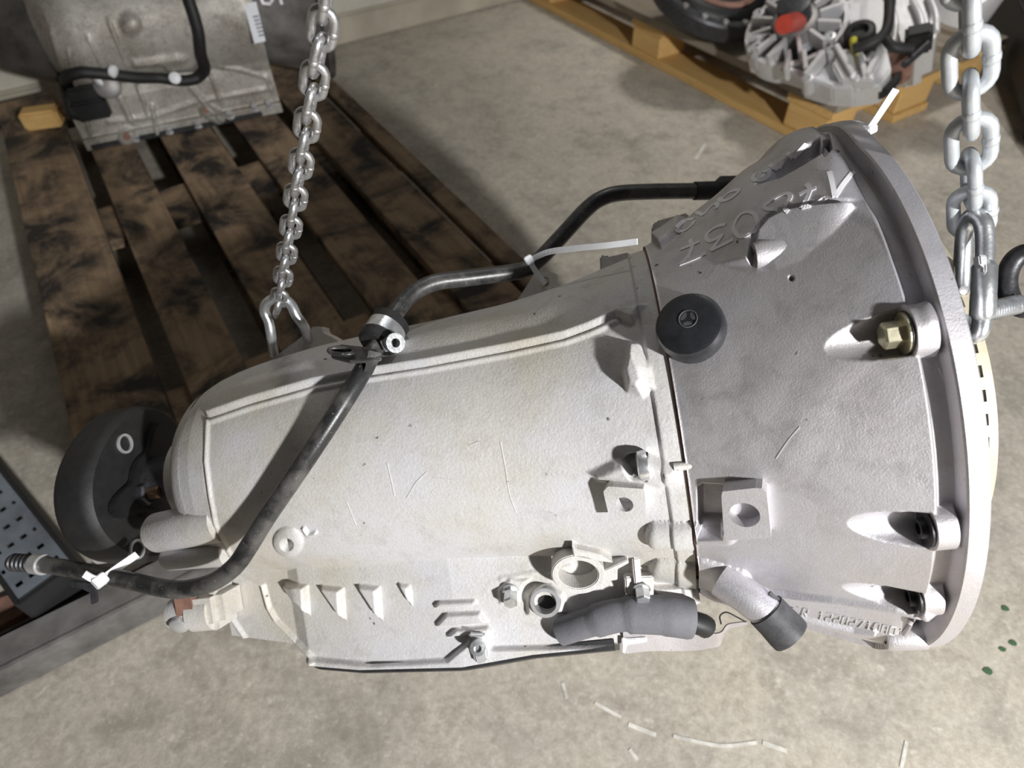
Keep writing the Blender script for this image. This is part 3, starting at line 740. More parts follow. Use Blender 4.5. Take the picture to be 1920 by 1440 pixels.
# ---- plug holder ring (open clamp) standing off the skirt
p, nn, z = hit(1085, 1105); axr = nrm(nn * .75 - GD * .35 + CB * .35)
c = on_plane(1084, 1078, p + nn * .016, axr); a, b, _ = frame_of(axr, CU)
ro, ri = 48 * z / FPX, 36 * z / FPX
outer = [c + (ro * math.cos(q) * b + ro * .86 * math.sin(q) * a) for q in np.linspace(0, 2 * math.pi, 48, endpoint=False)]
hole = [c + (ri * math.cos(q) * b + ri * .80 * math.sin(q) * a) for q in np.linspace(0, 2 * math.pi, 48, endpoint=False)]
rg = ring_plate('plug_holder', outer, hole, axr, .018, 'alu_case', gb, .0008)
prism('web', [on_plane(x, y, c + axr * .0, axr) for x, y in ((1072, 1022), (1080, 1030), (1125, 1040), (1150, 1056), (1120, 1052), (1076, 1044))], axr, .012, 'alu_case', rg, .0006)
prism('web', [on_plane(x, y, c - axr * .002, axr) for x, y in ((1128, 1072), (1175, 1050), (1180, 1056), (1158, 1068), (1158, 1088), (1126, 1092))], axr, .012, 'alu_case', rg, .0006)
# ---- bracket with bolt near the seam
p, nn, z = hit(1200, 1092); axk = nrm(nn * .6 + CB * .5)
br = prism('cable_bracket', [on_plane(x, y, p + nn * .013, axk) for x, y in ((1172, 1082), (1226, 1080), (1226, 1118), (1174, 1118))], axk, .012, 'alu_case', gb, .001)
prism('bracket_arm', [on_plane(x, y, p + nn * .017, axk) for x, y in ((1186, 1046), (1200, 1046), (1204, 1098), (1190, 1098))], axk, .012, 'alu_case', br, .001)
hexbolt(br, on_plane(1203, 1104, p + nn * .015, axk), nrm(axk - .8 * CU), .0058, .009, 'zinc', washer=.0066)
# ---- pan rail bolt pad and oil pan
rail_prof = []
p, nn, z = hit(890, 1205)
pad = prism('pan_clamp', [on_plane(x, y, p + nn * .006, CB) for x, y in ((878, 1190), (908, 1190), (916, 1236), (906, 1246), (892, 1246), (886, 1226))], CB, .022, 'machined', gb, .0015)
lathe('bolt', on_plane(896, 1213, p + nn * .0085, CB), CB, [(-.004, .0062), (.0035, .0062), (.0038, .0030), (.001, .0030)], 'zinc', pad, 20)
Sp = np.linspace(.222, .480, 46)
def pan_ring(inset, drop, s):
    dm = interp(s, D_CASE); c0 = interp(s, C_CASE); return Gcd(s, c0 - inset, -dm - drop), Gcd(s, -.11 + inset, -dm - drop)
V = []; Fc = []
levels = [(-.002, -.004), (-.002, .004), (.003, .007), (.020, .010), (.040, .022)]
for s in Sp:
    L = [pan_ring(i, d, s) for i, d in levels]
    for q in L: V.append(q[0])
    for q in L[::-1]: V.append(q[1])
w = 10
for i in range(len(Sp) - 1):
    for j in range(w): Fc.append((i * w + j, i * w + (j + 1) % w, (i + 1) * w + (j + 1) % w, (i + 1) * w + j))
Fc.append(tuple(range(w))); Fc.append(tuple((len(Sp) - 1) * w + j for j in range(w))[::-1])
o = mk('oil_pan', V, Fc, 'pan_black', gb, True); edge_split(o, 35); o['label'] = 'black oil pan under the case'
# ---- foam sleeve, thin sheet bracket, cut hose on its stub
p1, _, z1 = hit(1055, 1180); p2, _, z2 = hit(1180, 1160)
path = [dep(1052, 1184, z1 - .004), dep(1110, 1166, z2 - .008), dep(1170, 1152, z2 - .012), dep(1240, 1153, z2 - .014), dep(1297, 1160, z2 - .014)]
fo = tube('foam_sleeve', path, [.0108] * 9 + [.0124] * 8 + [.0145] * 8 + [.0152] * 7 + [.0145], 'foam', gb, 26, k=8); fo['label'] = 'dark grey foam sleeve'
tube('cable_end', [dep(1290, 1163, z2 - .014), dep(1318, 1172, z2 - .012), dep(1324, 1176, z2 - .010)], .0085, 'black', fo, 14)
tube('wire', smooth_path([dep(1352, 1170, z2 - .015), dep(1350, 1155, z2 - .016), dep(1362, 1148, z2 - .015), dep(1380, 1156, z2 - .015), dep(1398, 1166, z2 - .01)], 6), .0006, 'black', fo, 6)
zs = z2 + .002
edge = [(1168, 1180), (1220, 1178), (1265, 1172), (1300, 1180), (1330, 1188), (1352, 1186), (1364, 1172), (1384, 1168), (1402, 1166)]
low = [(1170, 1226), (1220, 1221), (1265, 1221), (1305, 1220), (1330, 1216), (1350, 1210), (1362, 1182), (1384, 1176), (1402, 1172)]
top_pts = smooth_path([dep(x, y, zs - .008 + .002 * math.sin(i)) for i, (x, y) in enumerate(edge)], 5)
low_pts = smooth_path([dep(x, y, zs + .004) for x, y in low], 5)
n = len(top_pts); V = top_pts + low_pts + [q - CB * .0022 for q in top_pts] + [q - CB * .0022 for q in low_pts]; Fc = []
for i in range(n - 1):
    Fc += [(i, i + 1, n + i + 1, n + i), (2 * n + i + 1, 2 * n + i, 3 * n + i, 3 * n + i + 1), (i, 2 * n + i, 2 * n + i + 1, i + 1), (n + i + 1, 3 * n + i + 1, 3 * n + i, n + i)]
Fc += [(0, n, 3 * n, 2 * n), (n - 1, 3 * n - 1, 4 * n - 1, 2 * n - 1)]
sh = mk('heat_shield_bracket', V, Fc, 'alu_bell', gb, True); edge_split(sh, 40); sh['label'] = 'thin bent sheet metal bracket'
prism('lip', [dep(x, y, zs - .006) for x, y in ((1166, 1196), (1176, 1198), (1214, 1196), (1214, 1204), (1176, 1210), (1172, 1226), (1166, 1222))], CB, .002, 'alu_bell', sh, .0006)
p, nn, z = hit(1400, 1112)
s0 = dep(1352, 1086, z + .002); s1 = dep(1438, 1146, z - .014); s2 = dep(1482, 1192, z - .017)
tube('drain_stub', [s0, dep(1400, 1118, z - .008), s1, dep(1448, 1154, z - .0145)], .0122, 'alu_bell', gb, 28)
hd = nrm(s2 - s1)
hs = tube('cut_hose', [s1 - hd * .001, s1 + hd * .008, s2 - hd * .004, s2], [.0136, .0136, .0142, .0140], 'hose', gb, 30); hs['label'] = 'short cut black hose end'
lathe('hose_bore', s2 - hd * .0005, hd, [(0, .0112), (.0008, .0112)], 'plinth', hs, 24)
tube('hose_rib', [s1 + nrm(CU) * .0138 + CB * .004, s2 + nrm(CU) * .0144 + CB * .004], .0016, 'hose', hs, 8)
# ---- lugs and ears cast on the far side of the case
def ear(name, poly, hole, hr, depthm, mat='alu_case', off=0.0, parent=gb):
    P0 = GF + GC * off; pts = [on_plane(x, y, P0, GC) for x, y in poly]
    if hole is None: return prism(name, pts, GC, depthm, mat, parent, .0015)
    c = on_plane(*hole, P0, GC); z = float(np.dot(c - EYE, -CB)); hr = hr * z / FPX; a, b, _ = frame_of(GC, CU)
    L = [np.array([np.dot(q - c, a), np.dot(q - c, b)]) for q in pts]; outer, hl = [], []
    for i in range(36):
        th = 2 * math.pi * i / 36; d = np.array([math.cos(th), math.sin(th)]); best = 1e9
        for k in range(len(L)):
            p0, p1 = L[k], L[(k + 1) % len(L)]; e = p1 - p0; den = d[0] * e[1] - d[1] * e[0]
            if abs(den) < 1e-12: continue
            tt = (p0[0] * e[1] - p0[1] * e[0]) / den; uu = (p0[0] * d[1] - p0[1] * d[0]) / den
            if tt > 0 and -1e-6 <= uu <= 1 + 1e-6: best = min(best, tt)
        outer.append(c + best * (d[0] * a + d[1] * b)); hl.append(c + hr * (d[0] * a + d[1] * b))
    return ring_plate(name, outer, hl, GC, depthm, mat, parent, 0)
ear('lifting_ear', [(470, 705), (500, 680), (560, 636), (586, 613), (603, 612), (605, 624), (634, 637), (648, 655), (560, 720)], (577, 631), 10, .016, off=-.004)
ear('vent_ear', [(955, 585), (985, 540), (1000, 515), (1014, 508), (1044, 513), (1046, 534), (1070, 540), (1085, 560), (1010, 590)], (1022, 528), 9, .014, off=-.002)
ear('rear_lug', [(1126, 520), (1124, 480), (1134, 476), (1138, 482), (1180, 472), (1190, 500)], None, 0, .012)
ear('rear_lug', [(1222, 470), (1222, 424), (1230, 414), (1290, 398), (1300, 440)], None, 0, .012)
# ---- tail bosses: two fingers beside the dome and the rear bearing ring
def finger(px0, px1, d0, d1, r, name='tail_boss'):
    a = dep(*px0, d0); b = dep(*px1, d1); L = np.linalg.norm(b - a); ax = nrm(b - a)
    return lathe(name, a, ax, [(0, r * .55), (.0015, r * .85), (.006, r), (L, r * 1.05)], 'alu_case', gb, 30)
finger((288, 1000), (420, 975), .595, .565, .0175)
finger((312, 1046), (430, 1035), .60, .575, .0115)
lathe('bearing_ring', G(.585, 0, 0), -GA, [(0, .045), (.024, .044), (.026, .041), (.026, .03)], 'alu_case', gb, 60)
# lower rear extension with connectors
def blk(name, px, d, ax, half, mat, bev=.003, parent=gb): return box(name, dep(*px, d), ax, half, mat, parent, bev)
GX = (GA, GC, GD)
blk('rear_extension', (402, 1132), .585, GX, (.018, .020, .018), 'alu_case', .007)
lathe('connector_socket', dep(330, 1150, .585), GA, [(-.004, .010), (-.002, .013), (.004, .0145), (.018, .0145), (.020, .017), (.04, .017)], 'alu_case', gb, 30)
blk('connector_tab', (352, 1128), .572, GX, (.010, .006, .012), 'rust', .002)
lathe('bolt', dep(338, 1168, .572), -CU * .5 + CB * .8, [(-.01, .008), (.004, .008), (.005, .0065)], 'machined', gb, 20)
# ---- cast part number on the lower bell face
fn = None
glyph = {'R': [((0, 0), (0, 2)), ((0, 2), (1, 2)), ((1, 2), (1, 1)), ((1, 1), (0, 1)), ((.3, 1), (1, 0))], 'A': [((0, 0), (.5, 2)), ((.5, 2), (1, 0)), ((.2, .8), (.8, .8))],
 '1': [((.5, 0), (.5, 2)), ((.5, 2), (.2, 1.5))], '2': [((0, 2), (1, 2)), ((1, 2), (1, 1)), ((1, 1), (0, .9)), ((0, .9), (0, 0)), ((0, 0), (1, 0))],
 '4': [((.8, 0), (.8, 2)), ((.8, 2), (0, .7)), ((0, .7), (1, .7))], '0': [((0, 0), (0, 2)), ((0, 2), (1, 2)), ((1, 2), (1, 0)), ((1, 0), (0, 0))],
 '7': [((0, 2), (1, 2)), ((1, 2), (.3, 0))], '3': [((0, 2), (1, 2)), ((1, 2), (1, 0)), ((1, 0), (0, 0)), ((.2, 1), (1, 1))], '8': [((0, 0), (0, 2)), ((0, 2), (1, 2)), ((1, 2), (1, 0)), ((1, 0), (0, 0)), ((0, 1), (1, 1))]}
V, Fc = [], []
txt = 'R 12202710801'
xs0, ys0, xs1, ys1 = 1503, 1147, 1682, 1184
for i, ch in enumerate(txt):
    if ch == ' ': continue
    f = i / (len(txt) - 1); bx, by = xs0 + (xs1 - xs0) * f, ys0 + (ys1 - ys0) * f
    for (a, b) in glyph[ch]:
        try:
            q = [hit(bx + x * 9 + y * 2, by - (y - 1) * 7 + x * 2) for x, y in (a, b)]
        except ValueError: continue
        addm(*tube_vf([q[0][0] + q[0][1] * .0003, q[1][0] + q[1][1] * .0003], .0005, 5))
o = mk('cast_part_number', V, Fc, 'machined', bell, False)
# ---- hand-written numbers in pale paint marker
def zm(pts, x0, y0, k): return [(x0 + x / k, y0 + y / k) for x, y in pts]
Z = lambda pts: zm(pts, 1230, 220, 4.8)
strokes = [
    [(1560, 490), (1588, 600), (1610, 720)], [(1610, 720), (1680, 610), (1775, 490)],                                     # 1
    [(1352, 600), (1385, 650), (1355, 740), (1312, 815)], [(1312, 815), (1420, 785), (1535, 722)], [(1290, 698), (1360, 665), (1440, 635)],   # 7
    [(1085, 870), (1130, 825), (1190, 760), (1210, 710), (1180, 688), (1100, 710), (1010, 770), (975, 805), (1010, 830), (1100, 825), (1150, 825), (1190, 850)],  # 8
    [(840, 850), (770, 870), (710, 950), (705, 1020), (765, 1075), (850, 1045), (915, 970), (890, 880), (840, 850)],   # 0
    [(630, 965), (550, 985), (470, 1040), (455, 1090), (490, 1115), (550, 1090), (605, 1055)], [(605, 1055), (550, 1130), (495, 1200)], [(495, 1200), (600, 1150), (695, 1100)],   # 3
    [(310, 1100), (325, 1170), (290, 1250), (215, 1325)], [(215, 1325), (330, 1280), (450, 1225)], [(225, 1190), (300, 1160), (395, 1118)],   # 7
    [(1355, 240), (1300, 300), (1235, 365)], [(1235, 365), (1215, 345), (1180, 325)],                                   # 1
    [(1145, 390), (1120, 430), (1100, 460)], [(1100, 460), (1060, 455), (1025, 430)],                                    # 1
    [(965, 490), (1005, 490), (1010, 520), (960, 555), (900, 570), (872, 550), (890, 510)],                              # 2
    [(560, 745), (620, 750), (700, 715), (750, 660), (700, 660), (640, 690), (600, 730), (560, 735)],                    # 9
    [(545, 825), (560, 790), (530, 780), (470, 830), (430, 880)], [(430, 880), (390, 865), (360, 855)],                   # 4
    [(345, 915), (260, 930), (190, 985), (205, 1025), (260, 1020), (320, 975), (350, 930)],                             # 0
]
wr = None
V, Fc = [], []
for st in strokes:
    pts = Z(st); dense_p = smooth_path([np.array([x, y, 0]) for x, y in pts], 8); P = []; U = []
    for q in dense_p:
        try: h = hit(q[0], q[1])
        except ValueError: continue
        P.append(h[0] + h[1] * .0003); U.append(h[1])
    if len(P) > 2:
        z = np.linalg.norm(P[0] - EYE); addm(*tube_vf(P, 0, sq=(7.5 * z / FPX, .0004), up=U))
o = mk('marker_numbers', V, Fc, 'chalk', bell, False); o['label'] = 'pale hand-written numbers 178037 and 112940'
sc = [[(938, 828), (948, 880), (955, 925), (968, 962)], [(762, 935), (780, 905), (800, 885)], [(812, 896), (836, 898), (856, 902)], [(880, 835), (900, 828), (912, 834)], [(726, 868), (734, 902), (740, 930)], [(1010, 700), (1030, 706)], [(650, 940), (668, 985)], [(1760, 690), (1770, 712), (1778, 722)], [(1455, 860), (1478, 826), (1500, 800)]]
V, Fc = [], []
for st in sc:
    P, U = [], []
    for q in smooth_path([np.array([x, y, 0]) for x, y in st], 5):
        h = hit(q[0], q[1]); P.append(h[0] + h[1] * .0002); U.append(h[1])
    addm(*tube_vf(P, 0, sq=(.0006, .0003), up=U))
o = mk('scratch_marks', V, Fc, 'scratch', main_case, False); o['kind'] = 'stuff'
# ---- torque converter and slotted cream ring in front of the flange
lathe('torque_converter', GF + GA * .001, GA, [(0, .168), (.006, .168), (.012, .150), (.034, .118), (.036, .03), (.05, .03), (.05, .0)], 'black', gb, 90, False)
V = []; Fc = []; n = 224; ro, ri = .1345, .131; sl = [.010, .0115, .0315, .0365]
def rp(s, r, j): return GF + GA * s + r * (math.cos(2 * math.pi * j / n) * GC + math.sin(2 * math.pi * j / n) * GD)
for r in (ro, ri):
    for s in sl:
        for j in range(n): V.append(rp(s, r, j))
def ri_(k, i, j): return (k * 4 + i) * n + j % n
for j in range(n):
    opening = j % 4 in (1, 2)
    for i in range(3):
        if i == 1 and opening: continue
        Fc += [(ri_(0, i, j), ri_(0, i, j + 1), ri_(0, i + 1, j + 1), ri_(0, i + 1, j)), (ri_(1, i, j + 1), ri_(1, i, j), ri_(1, i + 1, j), ri_(1, i + 1, j + 1))]
    Fc += [(ri_(0, 3, j), ri_(0, 3, j + 1), ri_(1, 3, j + 1), ri_(1, 3, j)), (ri_(0, 0, j + 1), ri_(0, 0, j), ri_(1, 0, j), ri_(1, 0, j + 1))]
    if opening:
        Fc += [(ri_(0, 1, j), ri_(0, 1, j + 1), ri_(1, 1, j + 1), ri_(1, 1, j)), (ri_(0, 2, j + 1), ri_(0, 2, j), ri_(1, 2, j), ri_(1, 2, j + 1))]
o = mk('slotted_ring', V, Fc, 'cream', gb, False); o['label'] = 'cream ring with a row of square slots'
# ---- output shaft, flange and rubber coupling at the tail
lathe('output_shaft', G(.605, 0, 0), -GA, [(0, .026), (.05, .026), (.05, .02), (.085, .02)], 'dark_steel', gb, 40)
cp = G(.656, 0, 0); 
prof_r = []
def coup_r(q): return .0775 + .0035 * math.cos(3 * q + .6)
V = []; Fc = []; n = 96
lev = [(.000, .93), (.004, .985), (.010, 1.0), (.030, 1.0), (.036, .985), (.040, .93), (.040, .36), (.0, .36)]
for (h, k) in lev:
    for j in range(n):
        q = 2 * math.pi * j / n; V.append(cp - GA * h + coup_r(q) * k * (math.cos(q) * GC + math.sin(q) * GD))
for i in range(len(lev)):
    i2 = (i + 1) % len(lev)
    for j in range(n): Fc.append((i * n + j, i * n + (j + 1) % n, i2 * n + (j + 1) % n, i2 * n + j))
fx = mk('rubber_coupling', V, Fc, 'rubber', gb); edge_split(fx, 40); fx['label'] = 'black rubber coupling disc with metal sleeves'
PL = cp
for (px, py) in ((233, 832), (256, 1030)):
    c = on_plane(px, py, cp, GA)
    if np.linalg.norm(c - cp) > .075: c = cp + nrm(c - cp) * .06
    lathe('sleeve', c - GA * .041, GA, [(0, .0095), (.0428, .0095), (.0428, .0072), (.002, .0072)], 'machined', fx, 28)
# three-armed flange in front of the coupling with its bolt and nut
V = []; arms = []
c2 = on_plane(255, 928, cp, GA); d0 = nrm(c2 - cp); d1 = np.cross(GA, d0)
poly = []
for j in range(60):
    q = 2 * math.pi * j / 60; r = .034 + .030 * max(0, math.cos(3 * q)) ** 2
    poly.append(cp + GA * .008 + r * (math.cos(q) * d0 + math.sin(q) * d1))
prism('coupling_flange', poly, GA, .007, 'black', fx, .001)
cb = c2 + GA * .008
lathe('clamp_nut', cb, GA, [(0, .0115), (.006, .0115), (.008, .0095)], 'dark_steel', fx, 6, smooth=False)
lathe('bolt_thread', cb + GA * .007, GA, [(0, .006), (.002, .0064), (.004, .006), (.006, .0064), (.008, .006), (.010, .0064), (.012, .0055)], 'brass', fx, 20)
lathe('shaft_sleeve', cp + GA * .002, GA, [(0, .024), (.012, .024), (.016, .02)], 'cap_rubber', fx, 36)

# ================================================================== OIL PIPE, TIES, CHAINS
pp = [(62, 1056, .605), (130, 1066, .59), (230, 1086, .565), (300, 1102, .55), (345, 1105, .542), (398, 1092, .532), (440, 1062, .524), (468, 1022, .518), (500, 970, .512), (560, 882, .502),
      (620, 792, .503), (668, 716, .512), (700, 660, .528), (722, 622, .542), (742, 586, .556), (772, 552, .566), (815, 530, .574), (880, 521, .584), (950, 512, .594), (985, 505, .600),
      (1010, 488, .604), (1050, 446, .610), (1100, 392, .616), (1130, 371, .618), (1165, 362, .620), (1230, 359, .625), (1300, 358, .630), (1360, 357, .635)]
ppt = thing('oil_pipe', dep(560, 882, .502), 'bent black oil filler pipe crossing in front of the hanging gearbox', 'pipe')
tube('pipe', [dep(*q) for q in pp], .0073, 'pipe', ppt, 22, k=6)
o = tube('joint_sleeve', [dep(1302, 358, .630), dep(1345, 357, .634), dep(1346, 357, .634), dep(1352, 352, .634), dep(1420, 350, .640)], [.0085, .0086, .0086, .0108, .0108], 'rubber', ppt, 22)
th = []; rad = []
for i in range(33):
    f = i / 32; th.append(dep(22 + 42 * f, 1054 + 3 * f, .611 - .006 * f)); rad.append(.0082 if (i // 3) % 2 else .0070)
o = tube('threaded_end', th, rad, 'dark_steel', ppt, 20); o['label'] = 'ribbed pipe end'
tube('collar', [dep(66, 1057, .6045), dep(82, 1059, .600)], .0092, 'machined', ppt, 22)
prism('pipe_tab', [dep(x, y, .572) for x, y in ((130, 1090), (178, 1094), (182, 1130), (170, 1134), (168, 1112), (152, 1104), (134, 1102))], CB, .003, 'dark_steel', ppt, .0005)
# clamp: rubber with a zinc band and ear
ca, cb_ = dep(736, 600, .550), dep(697, 660, .530); cd = nrm(cb_ - ca); Lc = np.linalg.norm(cb_ - ca)
cl = lathe('clamp_rubber', ca, cd, [(0, .0135), (.002, .0160), (.009, .0160), (.0095, .0148), (.0205, .0148), (.021, .0160), (.028, .0160), (.030, .0135)], 'rubber', ppt, 40)
lathe('clamp_band', ca + cd * .0096, cd, [(0, .0150), (0, .0163), (.0108, .0163), (.0108, .0150)], 'zinc', cl, 40, False)
pe = dep(742, 643, .516); a, b, _ = frame_of(CB * .8 + CR * .5, CU)
ring_plate('clamp_ear', [pe + .0078 * (math.cos(q) * a + math.sin(q) * b) for q in np.linspace(0, 2 * math.pi, 30, endpoint=False)],
           [pe + .0036 * (math.cos(q) * a + math.sin(q) * b) for q in np.linspace(0, 2 * math.pi, 30, endpoint=False)], np.cross(a, b), .0035, 'zinc', cl, 0)
prism('clamp_ear', [dep(x, y, .519) for x, y in ((712, 640), (730, 628), (738, 656), (722, 660))], CB, .003, 'zinc', cl, .0004)
# black welded bracket on the pipe
bk = prism('pipe_bracket', [dep(x, y, z) for x, y, z in ((616, 652, .512), (640, 645, .520), (692, 650, .520), (712, 660, .516), (716, 672, .512), (690, 674, .505), (656, 676, .500), (622, 668, .504))], CB * .5 + CU * .8, .003, 'pipe', ppt, .0008)
prism('bracket_leg', [dep(x, y, z) for x, y, z in ((690, 656, .508), (716, 662, .512), (698, 700, .516), (684, 720, .516), (676, 714, .510), (686, 684, .506))], CB, .003, 'pipe', bk, .0006)
a = nrm(dep(650, 662, .508) - dep(625, 661, .508)); b = nrm(dep(640, 670, .503) - dep(640, 655, .514))
c0_ = dep(640, 662, .507)
tube('bracket_eye', [c0_ + .0095 * math.cos(q) * a + .0055 * math.sin(q) * b + CU * .0015 for q in np.linspace(0, 2 * math.pi, 28, endpoint=False)], .0018, 'pipe', bk, 8, closed=True)

def tie(name_label, pts, head, tail, w, up, loc_i=0):
    t = thing('cable_tie', dep(*head), name_label, 'cable tie', 'white cable ties')
    tube('strap', [dep(*q) for q in pts], 0, 'nylon', t, sq=(w, .0014), up=up, k=6, smooth=False)
    tube('tail', [dep(*q) for q in tail], 0, 'nylon', t, sq=(w, .0012), up=up, k=6, smooth=False)
    hd = dep(*head); d = nrm(dep(*pts[-1]) - dep(*pts[-2])); n = nrm(up - d * np.dot(up, d))
    box('head', hd, (d, np.cross(n, d), n), (w * .85, w * .75, w * .6), 'nylon', t, .0008)
    return t
tie('white cable tie with a long tail joining the pipe to the ear on the case', [(1022, 532, .590), (1016, 524, .584), (1004, 508, .578), (994, 491, .578)], (992, 488, .577),
    [(996, 486, .580), (1030, 472, .560), (1085, 465, .535), (1140, 460, .515), (1195, 453, .50)], .0046, CB)
zt = float(np.dot(G(.012, .202, 76) - EYE, -CB)) - .004
tie('white cable tie looped over the top edge of the bell housing', [(1556, 288, zt + .008), (1549, 268, zt + .002), (1558, 247, zt - .006), (1578, 235, zt - .014), (1603, 231, zt - .024), (1626, 240, zt - .034)], (1631, 241, zt - .036),
    [(1634, 236, zt - .038), (1656, 203, zt - .05), (1680, 167, zt - .06)], .0046, CB)
tie('short white cable tie holding the pipe to the black coupling at the tail', [(257, 1040, .585), (225, 1062, .572), (192, 1086, .560)], (188, 1089, .559), [(186, 1088, .558), (172, 1084, .556), (158, 1076, .555)], .0062, CB)

def chain(label, P0, P1, pitch, wire, count, first_flat, mat, group, twist=0.0):
    """P0 lowest joint, running through P1; every link is its own object sharing one mesh"""
    d = nrm(P1 - P0); t = thing('lifting_chain', P0, label, 'chain', group)
    Lc = pitch / 2 - wire * 1.02; rw = wire * 1.18
    path = [(math.cos(q) * rw, Lc + wire * .55 + math.sin(q) * rw, 0) for q in np.linspace(0, math.pi, 10)] + [(math.cos(q) * rw, -Lc - wire * .55 + math.sin(q) * rw, 0) for q in np.linspace(math.pi, 2 * math.pi, 10)]
    # stretch so that inner length equals the pitch
    top = max(p[1] for p in path); want = pitch / 2 + wire / 2; path = [(x, y * want / top, 0) for x, y, _ in path]
    V, Fc = tube_vf([np.array(p) for p in path], wire / 2, 14, True)
    k = len(V); yy = np.linspace(-wire * .35, wire * .35, 5)
    v2, f2 = tube_vf([np.array((rw, y, 0)) for y in yy], [wire * .5, wire * .56, wire * .58, wire * .56, wire * .5], 12)   # weld bead
    V += v2; Fc += [tuple(i + k for i in q) for q in f2]
    first = mk('link', V, Fc, mat, None, True)
    view = nrm(EYE - P0); side = nrm(np.cross(d, view)); front = np.cross(side, d)
    for i in range(count):
        o = first if i == 0 else first.copy()
        if i: COL.objects.link(o)
        ang = math.radians(twist) + (0 if (i % 2 == 0) == first_flat else math.pi / 2) + random.uniform(-.12, .12)
        x = math.cos(ang) * side + math.sin(ang) * front; z = np.cross(x, d); c = P0 + d * pitch * (i + .5) - P0
        o.parent = t
        o.matrix_local = Matrix(((x[0], d[0], z[0], c[0]), (x[1], d[1], z[1], c[1]), (x[2], d[2], z[2], c[2]), (0, 0, 0, 1)))
    return t
L0_, L1_ = dep(520, 585, .632), dep(613, 0, .345)
chain('left steel lifting chain running down to the tail of the gearbox', L0_, L1_, .0184, .0052, 24, False, 'zinc_dull', 'lifting chains', 12)
R0_, R1_ = dep(1822, 428, .413), dep(1818, 0, .325)
chain('right pale galvanised lifting chain above the bell housing', R0_, R1_, .0240, .0078, 9, True, 'zinc_white', 'lifting chains', -6)

# bow shackle at the left
t = thing('chain_shackle', dep(520, 575, .62), 'U-shaped steel link through the ear on top of the case', 'shackle')
tube('bow', [dep(*q) for q in ((588, 655, .66), (578, 634, .632), (570, 612, .622), (556, 592, .616), (546, 572, .614), (531, 560, .614), (514, 560, .616), (500, 569, .620), (496, 584, .624), (504, 604, .628), (509, 632, .634), (514, 664, .650))], .0047, 'zinc', t, 18, k=7)
tube('threaded_leg', [dep(562, 601, .6185), dep(579, 634, .6325)], .0043, 'dark_steel', t, 16)
# snap hook at the right
t = thing('snap_hook', dep(1826, 420, .405), 'shiny steel snap hook at the end of the right chain', 'hook')
hp = [(1826, 404, .402), (1842, 416, .398), (1847, 450, .398), (1845, 520, .398), (1842, 590, .399), (1838, 618, .400), (1826, 630, .404), (1814, 624, .412), (1806, 590, .420), (1804, 540, .424), (1806, 480, .420), (1811, 425, .411)]
tube('body', [dep(*q) for q in hp], .0052, 'zinc', t, 20, closed=True, k=8)
tube('gate', [dep(1847, 496, .3965), dep(1846, 500, .396), dep(1842, 590, .397), dep(1842, 594, .3975)], [.0055, .0068, .0068, .0055], 'zinc', t, 22)
prism('latch', [dep(x, y, .3885) for x, y in ((1836, 478), (1852, 478), (1852, 512), (1846, 512), (1846, 498), (1838, 498))], CB, .006, 'machined', t, .0008)
lathe('rivet', dep(1803, 545, .418), CB, [(0, .003), (.0018, .0028), (.0024, .0015)], 'machined', t, 14)
# clamping bolt with a dark round nut that the hook hangs on
t = thing('threaded_bolt', dep(1850, 584, .41), 'threaded steel bolt with dark round eye at the right edge', 'bolt')
th, rad = [], []
for i in range(61):
    f = i / 60; th.append(dep(1838 + 72 * f, 587 - 17 * f, .419 + .01 * f)); rad.append(.0064 if i % 4 < 2 else .0056)
tube('thread', th, rad, 'zinc', t, 18)
eo = dep(1925, 527, .43); ea, eb, _ = frame_of(CB * .8 - CR * .5, CU)
tube('eye', [eo + .013 * math.cos(q) * eb * .8 + .018 * math.sin(q) * ea for q in np.linspace(0, 2 * math.pi, 40, endpoint=False)], .0062, 'dark_steel', t, 16, closed=True)

# ================================================================== OILY GEARBOX ON THE LEFT PALLET
zd = ZT + .001
g0 = on_z(165, 283, zd); g1 = on_z(560, 204, zd); gx = nrm(g1 - g0); gy = np.cross(PZ, gx)
gl = float(np.linalg.norm(g1 - g0))
def LG(x, y, z): return g0 + gx * x + gy * y + PZ * z
ob = thing('oily_gearbox', LG(gl / 2, .12, 0), 'dirty oily used gearbox standing on the dark stained pallet', 'gearbox')
xs = np.linspace(0, gl * .92, 130); rows = []
for x in xs:
    f = x / gl; r = .128 + .012 * sstep((f - .5) / .4) - .045 * sstep((.10 - f) / .10); cz = .205; cy = .115; sk = .095
    pts = [(0.0, .0), (0.0, .022), (.010, .024), (.014, sk)]
    a0 = math.asin(max(-.98, (sk + .02 - cz) / r)); 
    pts2 = [(cy - r * math.cos(q), cz + r * math.sin(q)) for q in np.linspace(a0, math.pi * .95, 80)]
    full = []
    for (p, q) in zip(pts[:-1], pts[1:]):
        for tt in np.linspace(0, 1, 16, endpoint=False): full.append((p[0] + (q[0] - p[0]) * tt, p[1] + (q[1] - p[1]) * tt))
    for tt in np.linspace(0, 1, 12, endpoint=False): full.append((pts[-1][0] + (pts2[0][0] - pts[-1][0]) * tt, pts[-1][1] + (pts2[0][1] - pts[-1][1]) * tt))
    full += pts2 + [(.24, .02), (.24, 0)]
    rows.append(full)
rows = np.array(rows)
Po = g0 + gx * xs[:, None, None] + rows[..., 0:1] * gy + rows[..., 1:2] * PZ
ceno = g0 + gx * xs[:, None, None] + gy * .115 + PZ * .16 + np.zeros_like(Po)
